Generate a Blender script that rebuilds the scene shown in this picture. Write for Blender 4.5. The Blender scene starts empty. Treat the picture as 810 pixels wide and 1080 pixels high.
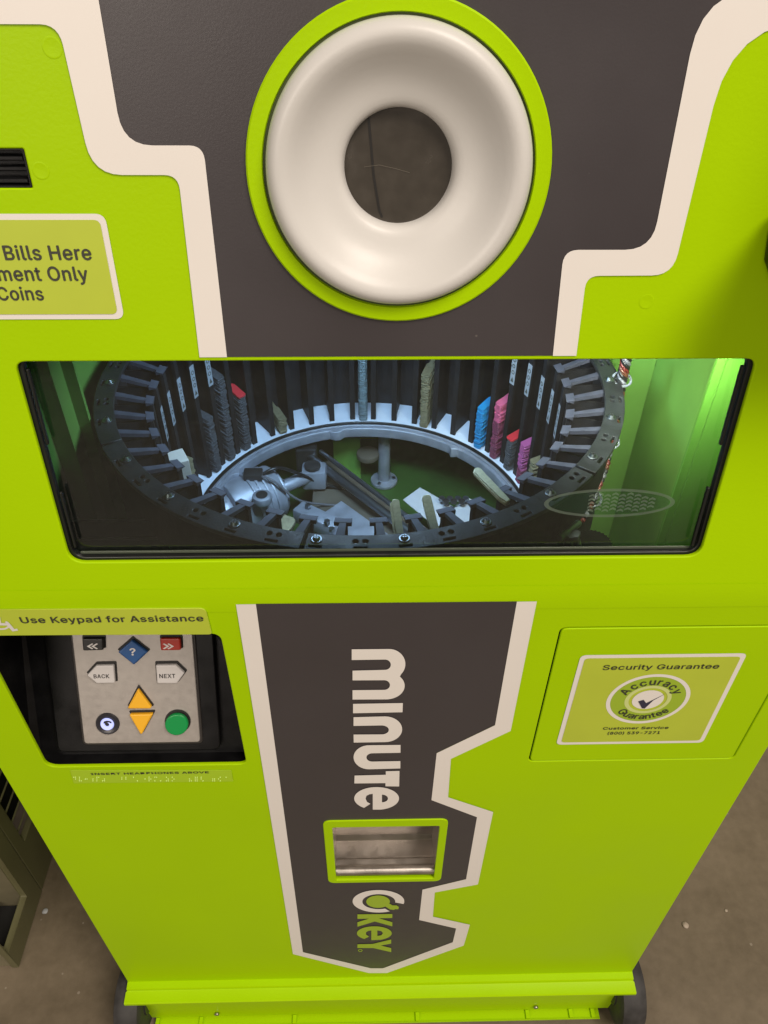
import bpy, bmesh, math, random
from mathutils import Vector, Matrix
random.seed(7)
S = bpy.context.scene
COL = S.collection
PI = math.pi
R = math.radians

# ------------------------------------------------------------------ camera
CAM = Vector((-.0152, -.4377, 1.50))
MR = Matrix(((0.99976, 0.0081211, 0.0203372),
             (-0.0206586, 0.6578484, 0.752867),
             (0.0072647, 0.7531066, -0.6578584)))
FPX = 815.0
cd = bpy.data.cameras.new('camera'); cam = bpy.data.objects.new('camera', cd); COL.objects.link(cam)
cd.sensor_fit = 'VERTICAL'; cd.sensor_height = 36; cd.sensor_width = 27; cd.lens = 36 * FPX / 1080
cd.clip_start = .02; cd.clip_end = 100
r_, u_, f_ = MR.col[0], MR.col[1], MR.col[2]
m4 = Matrix((( r_[0], u_[0], -f_[0], CAM[0]), (r_[1], u_[1], -f_[1], CAM[1]), (r_[2], u_[2], -f_[2], CAM[2]), (0, 0, 0, 1)))
cam.matrix_world = m4
S.camera = cam
S.view_settings.view_transform = 'Standard'; S.view_settings.look = 'None'
S.view_settings.exposure = 0; S.view_settings.gamma = 1

# ------------------------------------------------------------------ frames (flat surfaces of the kiosk)
class Frame:
    """a flat surface: origin, x axis, t axis (up the surface), n axis (out of it)"""
    def __init__(s, o, t):
        s.o = Vector(o); s.x = Vector((1, 0, 0)); s.t = Vector(t).normalized(); s.n = s.x.cross(s.t).normalized()
    def w(s, x, t, h=0): return s.o + s.x * x + s.t * t + s.n * h
    def px(s, u, v, h=0):
        r = MR @ Vector(((u - 405) / FPX, -(v - 540) / FPX, 1))
        o = s.o + s.n * h
        k = (o - CAM).dot(s.n) / r.dot(s.n)
        p = CAM + r * k - s.o
        return (p.dot(s.x), p.dot(s.t))
ZB = 1.0208
TILT = R(7.285)
UPF = Frame((0, 0, ZB), (0, math.sin(TILT), math.cos(TILT)))       # upper fascia, leans back
LOF = Frame((0, 0, 0), (0, 0, 1))                                  # lower front, upright
KPF = Frame((0, .016, .785), (0, math.sin(R(26)), math.cos(R(26))))  # sloping keypad
def Hz(u, v, z):
    r = MR @ Vector(((u - 405) / FPX, -(v - 540) / FPX, 1)); k = (z - CAM.z) / r.z
    return CAM + r * k

# ------------------------------------------------------------------ materials
MATS = {}
def mat(name, col, rough=.5, metal=0, spec=.5, nz=0.0, nscale=40, bump=0.0, bscale=200, rvar=.0, coat=0, emis=None, es=0, speck=0):
    if name in MATS: return MATS[name]
    m = bpy.data.materials.new(name); m.use_nodes = True
    nt = m.node_tree; N = nt.nodes; L = nt.links; b = N['Principled BSDF']
    b.inputs['Base Color'].default_value = (*col, 1); b.inputs['Roughness'].default_value = rough
    b.inputs['Metallic'].default_value = metal; b.inputs['Specular IOR Level'].default_value = spec
    b.inputs['Coat Weight'].default_value = coat
    if emis: b.inputs['Emission Color'].default_value = (*emis, 1); b.inputs['Emission Strength'].default_value = es
    tc = N.new('ShaderNodeTexCoord')
    if nz or rvar:
        n = N.new('ShaderNodeTexNoise'); n.inputs['Scale'].default_value = nscale; n.inputs['Detail'].default_value = 5
        L.new(tc.outputs['Object'], n.inputs['Vector'])
        if nz:
            mr = N.new('ShaderNodeMapRange'); mr.inputs[1].default_value = .3; mr.inputs[2].default_value = .7
            mr.inputs[3].default_value = 1 - nz; mr.inputs[4].default_value = 1 + nz
            L.new(n.outputs['Fac'], mr.inputs[0])
            mx = N.new('ShaderNodeVectorMath'); mx.operation = 'SCALE'; mx.inputs[0].default_value = col
            L.new(mr.outputs[0], mx.inputs['Scale']); L.new(mx.outputs[0], b.inputs['Base Color'])
        if rvar:
            mr = N.new('ShaderNodeMapRange'); mr.inputs[1].default_value = .3; mr.inputs[2].default_value = .7
            mr.inputs[3].default_value = max(.02, rough - rvar); mr.inputs[4].default_value = rough + rvar
            L.new(n.outputs['Fac'], mr.inputs[0]); L.new(mr.outputs[0], b.inputs['Roughness'])
    if speck:
        v = N.new('ShaderNodeTexVoronoi'); v.inputs['Scale'].default_value = 38; L.new(tc.outputs['Object'], v.inputs['Vector'])
        lt = N.new('ShaderNodeMath'); lt.operation = 'LESS_THAN'; lt.inputs[1].default_value = .030; L.new(v.outputs['Distance'], lt.inputs[0])
        n3 = N.new('ShaderNodeTexNoise'); n3.inputs['Scale'].default_value = 7; L.new(tc.outputs['Object'], n3.inputs['Vector'])
        g3 = N.new('ShaderNodeMapRange'); g3.inputs[1].default_value = .5; g3.inputs[2].default_value = .65; g3.inputs[3].default_value = 0; g3.inputs[4].default_value = speck; L.new(n3.outputs[0], g3.inputs[0])
        ml = N.new('ShaderNodeMath'); ml.operation = 'MULTIPLY'; L.new(lt.outputs[0], ml.inputs[0]); L.new(g3.outputs[0], ml.inputs[1])
        mc_ = N.new('ShaderNodeMix'); mc_.data_type = 'RGBA'; L.new(ml.outputs[0], mc_.inputs['Factor']); mc_.inputs['B'].default_value = (.45, .42, .36, 1)
        src = b.inputs['Base Color'].links[0].from_socket if b.inputs['Base Color'].links else None
        if src: L.new(src, mc_.inputs['A'])
        else: mc_.inputs['A'].default_value = (*col, 1)
        L.new(mc_.outputs['Result'], b.inputs['Base Color'])
    if bump:
        n = N.new('ShaderNodeTexNoise'); n.inputs['Scale'].default_value = bscale; n.inputs['Detail'].default_value = 4
        L.new(tc.outputs['Object'], n.inputs['Vector'])
        bp = N.new('ShaderNodeBump'); bp.inputs['Strength'].default_value = bump; bp.inputs['Distance'].default_value = .002
        L.new(n.outputs['Fac'], bp.inputs['Height']); L.new(bp.outputs[0], b.inputs['Normal'])
    MATS[name] = m
    return m
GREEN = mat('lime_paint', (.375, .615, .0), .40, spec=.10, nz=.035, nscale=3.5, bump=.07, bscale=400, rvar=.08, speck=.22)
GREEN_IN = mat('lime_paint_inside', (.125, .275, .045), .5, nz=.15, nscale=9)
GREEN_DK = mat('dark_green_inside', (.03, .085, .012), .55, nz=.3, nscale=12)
CREAM = mat('white_vinyl', (.79, .755, .71), .45, nz=.012, nscale=12)
GREY = mat('charcoal_vinyl', (.050, .0435, .0465), .40, nz=.05, nscale=8, bump=.04, bscale=700, rvar=.08, speck=.3)
PALE = mat('pale_green_film', (.47, .57, .045), .4, nz=.03, nscale=20)
INK = mat('dark_ink', (.045, .045, .03), .5)
GREENINK = mat('green_ink', (.33, .48, .03), .45)
DONUT = mat('white_plastic', (.60, .59, .565), .36, spec=.35, nz=.01, nscale=20, bump=.03, bscale=300)
BLACKP = mat('black_plastic', (.0045, .0045, .005), .40, spec=.3, bump=.06, bscale=900, rvar=.1, nz=.3)
MAG = mat('magazine_plastic', (.010, .0095, .011), .6, spec=.3, nz=.35, nscale=60, bump=.12, bscale=300)
RINGM = mat('ring_plastic', (.015, .017, .018), .5, nz=.3, nscale=50, bump=.15, bscale=400, rvar=.1)
ARMM = mat('arm_plastic', (.045, .046, .062), .55, nz=.2, nscale=90)
RUB = mat('black_rubber', (.01, .011, .011), .35, rvar=.1)
STEEL = mat('brushed_steel', (.46, .42, .38), .38, metal=1, nz=.07, nscale=60, rvar=.08, bump=.05, bscale=300)
KSTEEL = mat('keypad_steel', (.42, .39, .36), .38, metal=.5, nz=.03, nscale=150, rvar=.06, bump=.05, bscale=900)
CAST = mat('cast_aluminium', (.34, .36, .41), .5, metal=.5, nz=.15, nscale=50, bump=.15, bscale=120, rvar=.12)
CHROME = mat('polished_rod', (.26, .28, .30), .38, metal=1)
WHITEPL = mat('white_base_plate', (.74, .80, .90), .5, nz=.05, nscale=40)
PAPER = mat('white_card', (.45, .46, .48), .6)
DARKM = mat('dark_metal', (.05, .05, .05), .4, metal=.6, nz=.3)
DIRT = mat('brown_plate', (.13, .11, .08), .5, metal=.3, nz=.3, nscale=15)
RED = mat('red_button', (.42, .025, .012), .35); BLUE = mat('blue_button', (.012, .085, .27), .35)
YEL = mat('yellow_button', (.80, .42, .015), .38); GRN = mat('green_button', (.0, .26, .055), .35)
WBTN = mat('white_button', (.56, .54, .53), .4); KBTN = mat('black_button', (.012, .012, .012), .4)
WELL = mat('button_well', (.012, .011, .01), .6)
MARK = mat('white_mark', (.7, .68, .66), .5); GMARK = mat('grey_mark', (.05, .045, .045), .5)
LITJ = mat('lit_jack', (.45, .5, .8), .3, emis=(.35, .42, .95), es=.75)
RUBBER = mat('wheel_rubber', (.035, .033, .032), .6, nz=.4, nscale=60, rvar=.1)
OLIVE = mat('olive_metal', (.125, .118, .055), .45, nz=.1, nscale=9, bump=.04, bscale=300, rvar=.08)
OLIVEL = mat('tan_metal', (.17, .15, .09), .5, nz=.1, nscale=20)
VENT = mat('vent_dark', (.006, .006, .005), .7)

# ------------------------------------------------------------------ object helpers
ORG = {}
def link(o, parent=None, world=(0, 0, 0)):
    COL.objects.link(o)
    w = Vector(world); ORG[o.name] = w
    if parent is not None:
        o.parent = parent; o.location = w - ORG[parent.name]
    else: o.location = w
    return o
def tag(o, label=None, cat=None, group=None, kind=None):
    if label: o['label'] = label
    if cat: o['category'] = cat
    if group: o['group'] = group
    if kind: o['kind'] = kind
    return o
def thing(name, label, cat, loc, group=None):
    o = bpy.data.objects.new(name, None); o.empty_display_size = .02
    link(o, None, loc); return tag(o, label, cat, group)
def finish(name, me, mats, parent=None, smooth=False, label=None):
    """world-space mesh -> object with its origin at its own centre"""
    if not isinstance(mats, (list, tuple)): mats = [mats]
    if not me.materials:
        for m in mats: me.materials.append(m)
    lo = Vector([min(v.co[i] for v in me.vertices) for i in range(3)]); hi = Vector([max(v.co[i] for v in me.vertices) for i in range(3)])
    c = (lo + hi) / 2
    me.transform(Matrix.Translation(-c))
    if smooth:
        for p in me.polygons: p.use_smooth = True
        if smooth != 'all':
            me.set_sharp_from_angle(angle=R(38))
    me.update()
    o = bpy.data.objects.new(name, me)
    link(o, parent, c)
    if label: o['label'] = label
    return o
def bm_mesh(bm, name='m'):
    bmesh.ops.recalc_face_normals(bm, faces=bm.faces[:])
    me = bpy.data.meshes.new(name); bm.to_mesh(me); bm.free(); return me
def join(meshes):
    """[(mesh, material)] -> one mesh with material slots"""
    bm = bmesh.new(); mats = []
    for me, mt in meshes:
        if mt not in mats: mats.append(mt)
        k = mats.index(mt)
        n0 = len(bm.faces); bm.from_mesh(me); bm.faces.ensure_lookup_table()
        for f in bm.faces[n0:]: f.material_index = k
        bpy.data.meshes.remove(me)
    out = bpy.data.meshes.new('joined'); bm.to_mesh(out); bm.free()
    for m in mats: out.materials.append(m)
    return out

def curve_mesh(loops, thick=0, bevel=0, bseg=2):
    cu = bpy.data.curves.new('c', 'CURVE'); cu.dimensions = '2D'; cu.fill_mode = 'BOTH'
    for lp in loops:
        sp = cu.splines.new('POLY'); sp.points.add(len(lp) - 1); sp.use_cyclic_u = True
        for i, p in enumerate(lp): sp.points[i].co = (p[0], p[1], 0, 1)
    if thick: cu.extrude = max(thick / 2 - bevel, 0)
    if bevel: cu.bevel_depth = bevel; cu.bevel_resolution = bseg; cu.offset = -bevel
    ob = bpy.data.objects.new('c', cu); COL.objects.link(ob)
    dg = bpy.context.evaluated_depsgraph_get(); dg.update()
    me = bpy.data.meshes.new_from_object(ob.evaluated_get(dg))
    bpy.data.objects.remove(ob); bpy.data.curves.remove(cu)
    me.materials.clear()
    return me
def to_frame(me, F, h):
    M = Matrix(((F.x[0], F.t[0], F.n[0], F.o[0]), (F.x[1], F.t[1], F.n[1], F.o[1]), (F.x[2], F.t[2], F.n[2], F.o[2]), (0, 0, 0, 1)))
    me.transform(M @ Matrix.Translation((0, 0, h))); return me
def flat(F, loops, h=0, thick=0, bevel=0):
    """sheet whose OUTER face lies at height h above the frame"""
    me = curve_mesh(loops, thick, bevel)
    return to_frame(me, F, h - thick / 2)
def rp(pts, r, seg=6):
    """rounded polygon; r one radius or a list"""
    n = len(pts); out = []
    rr = r if isinstance(r, (list, tuple)) else [r] * n
    for i in range(n):
        p = Vector(pts[i][:2]); a = Vector(pts[i - 1][:2]) - p; b = Vector(pts[(i + 1) % n][:2]) - p
        if rr[i] <= 0 or a.length < 1e-9 or b.length < 1e-9: out.append(tuple(p)); continue
        ang = a.angle(b); d = min(rr[i] / math.tan(ang / 2), a.length * .49, b.length * .49); q = d * math.tan(ang / 2)
        p1 = p + a.normalized() * d; p2 = p + b.normalized() * d
        for k in range(seg + 1):
            t = k / seg
            c = p1 * (1 - t) ** 2 + p * 2 * t * (1 - t) * .98 + p2 * t * t + (p1 + p2) / 2 * 2 * t * (1 - t) * .02
            out.append(tuple(c))
    return out
def circ(x, y, r, n=64, ry=None):
    ry = ry or r
    return [(x + r * math.cos(2 * PI * k / n), y + ry * math.sin(2 * PI * k / n)) for k in range(n)]
def rect(x0, y0, x1, y1): return [(x0, y0), (x1, y0), (x1, y1), (x0, y1)]
def rrect(x0, y0, x1, y1, r): return rp(rect(x0, y0, x1, y1), r)
def PXL(F, pts, h=0): return [F.px(p[0], p[1], h) for p in pts]

_TX = {}
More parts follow.
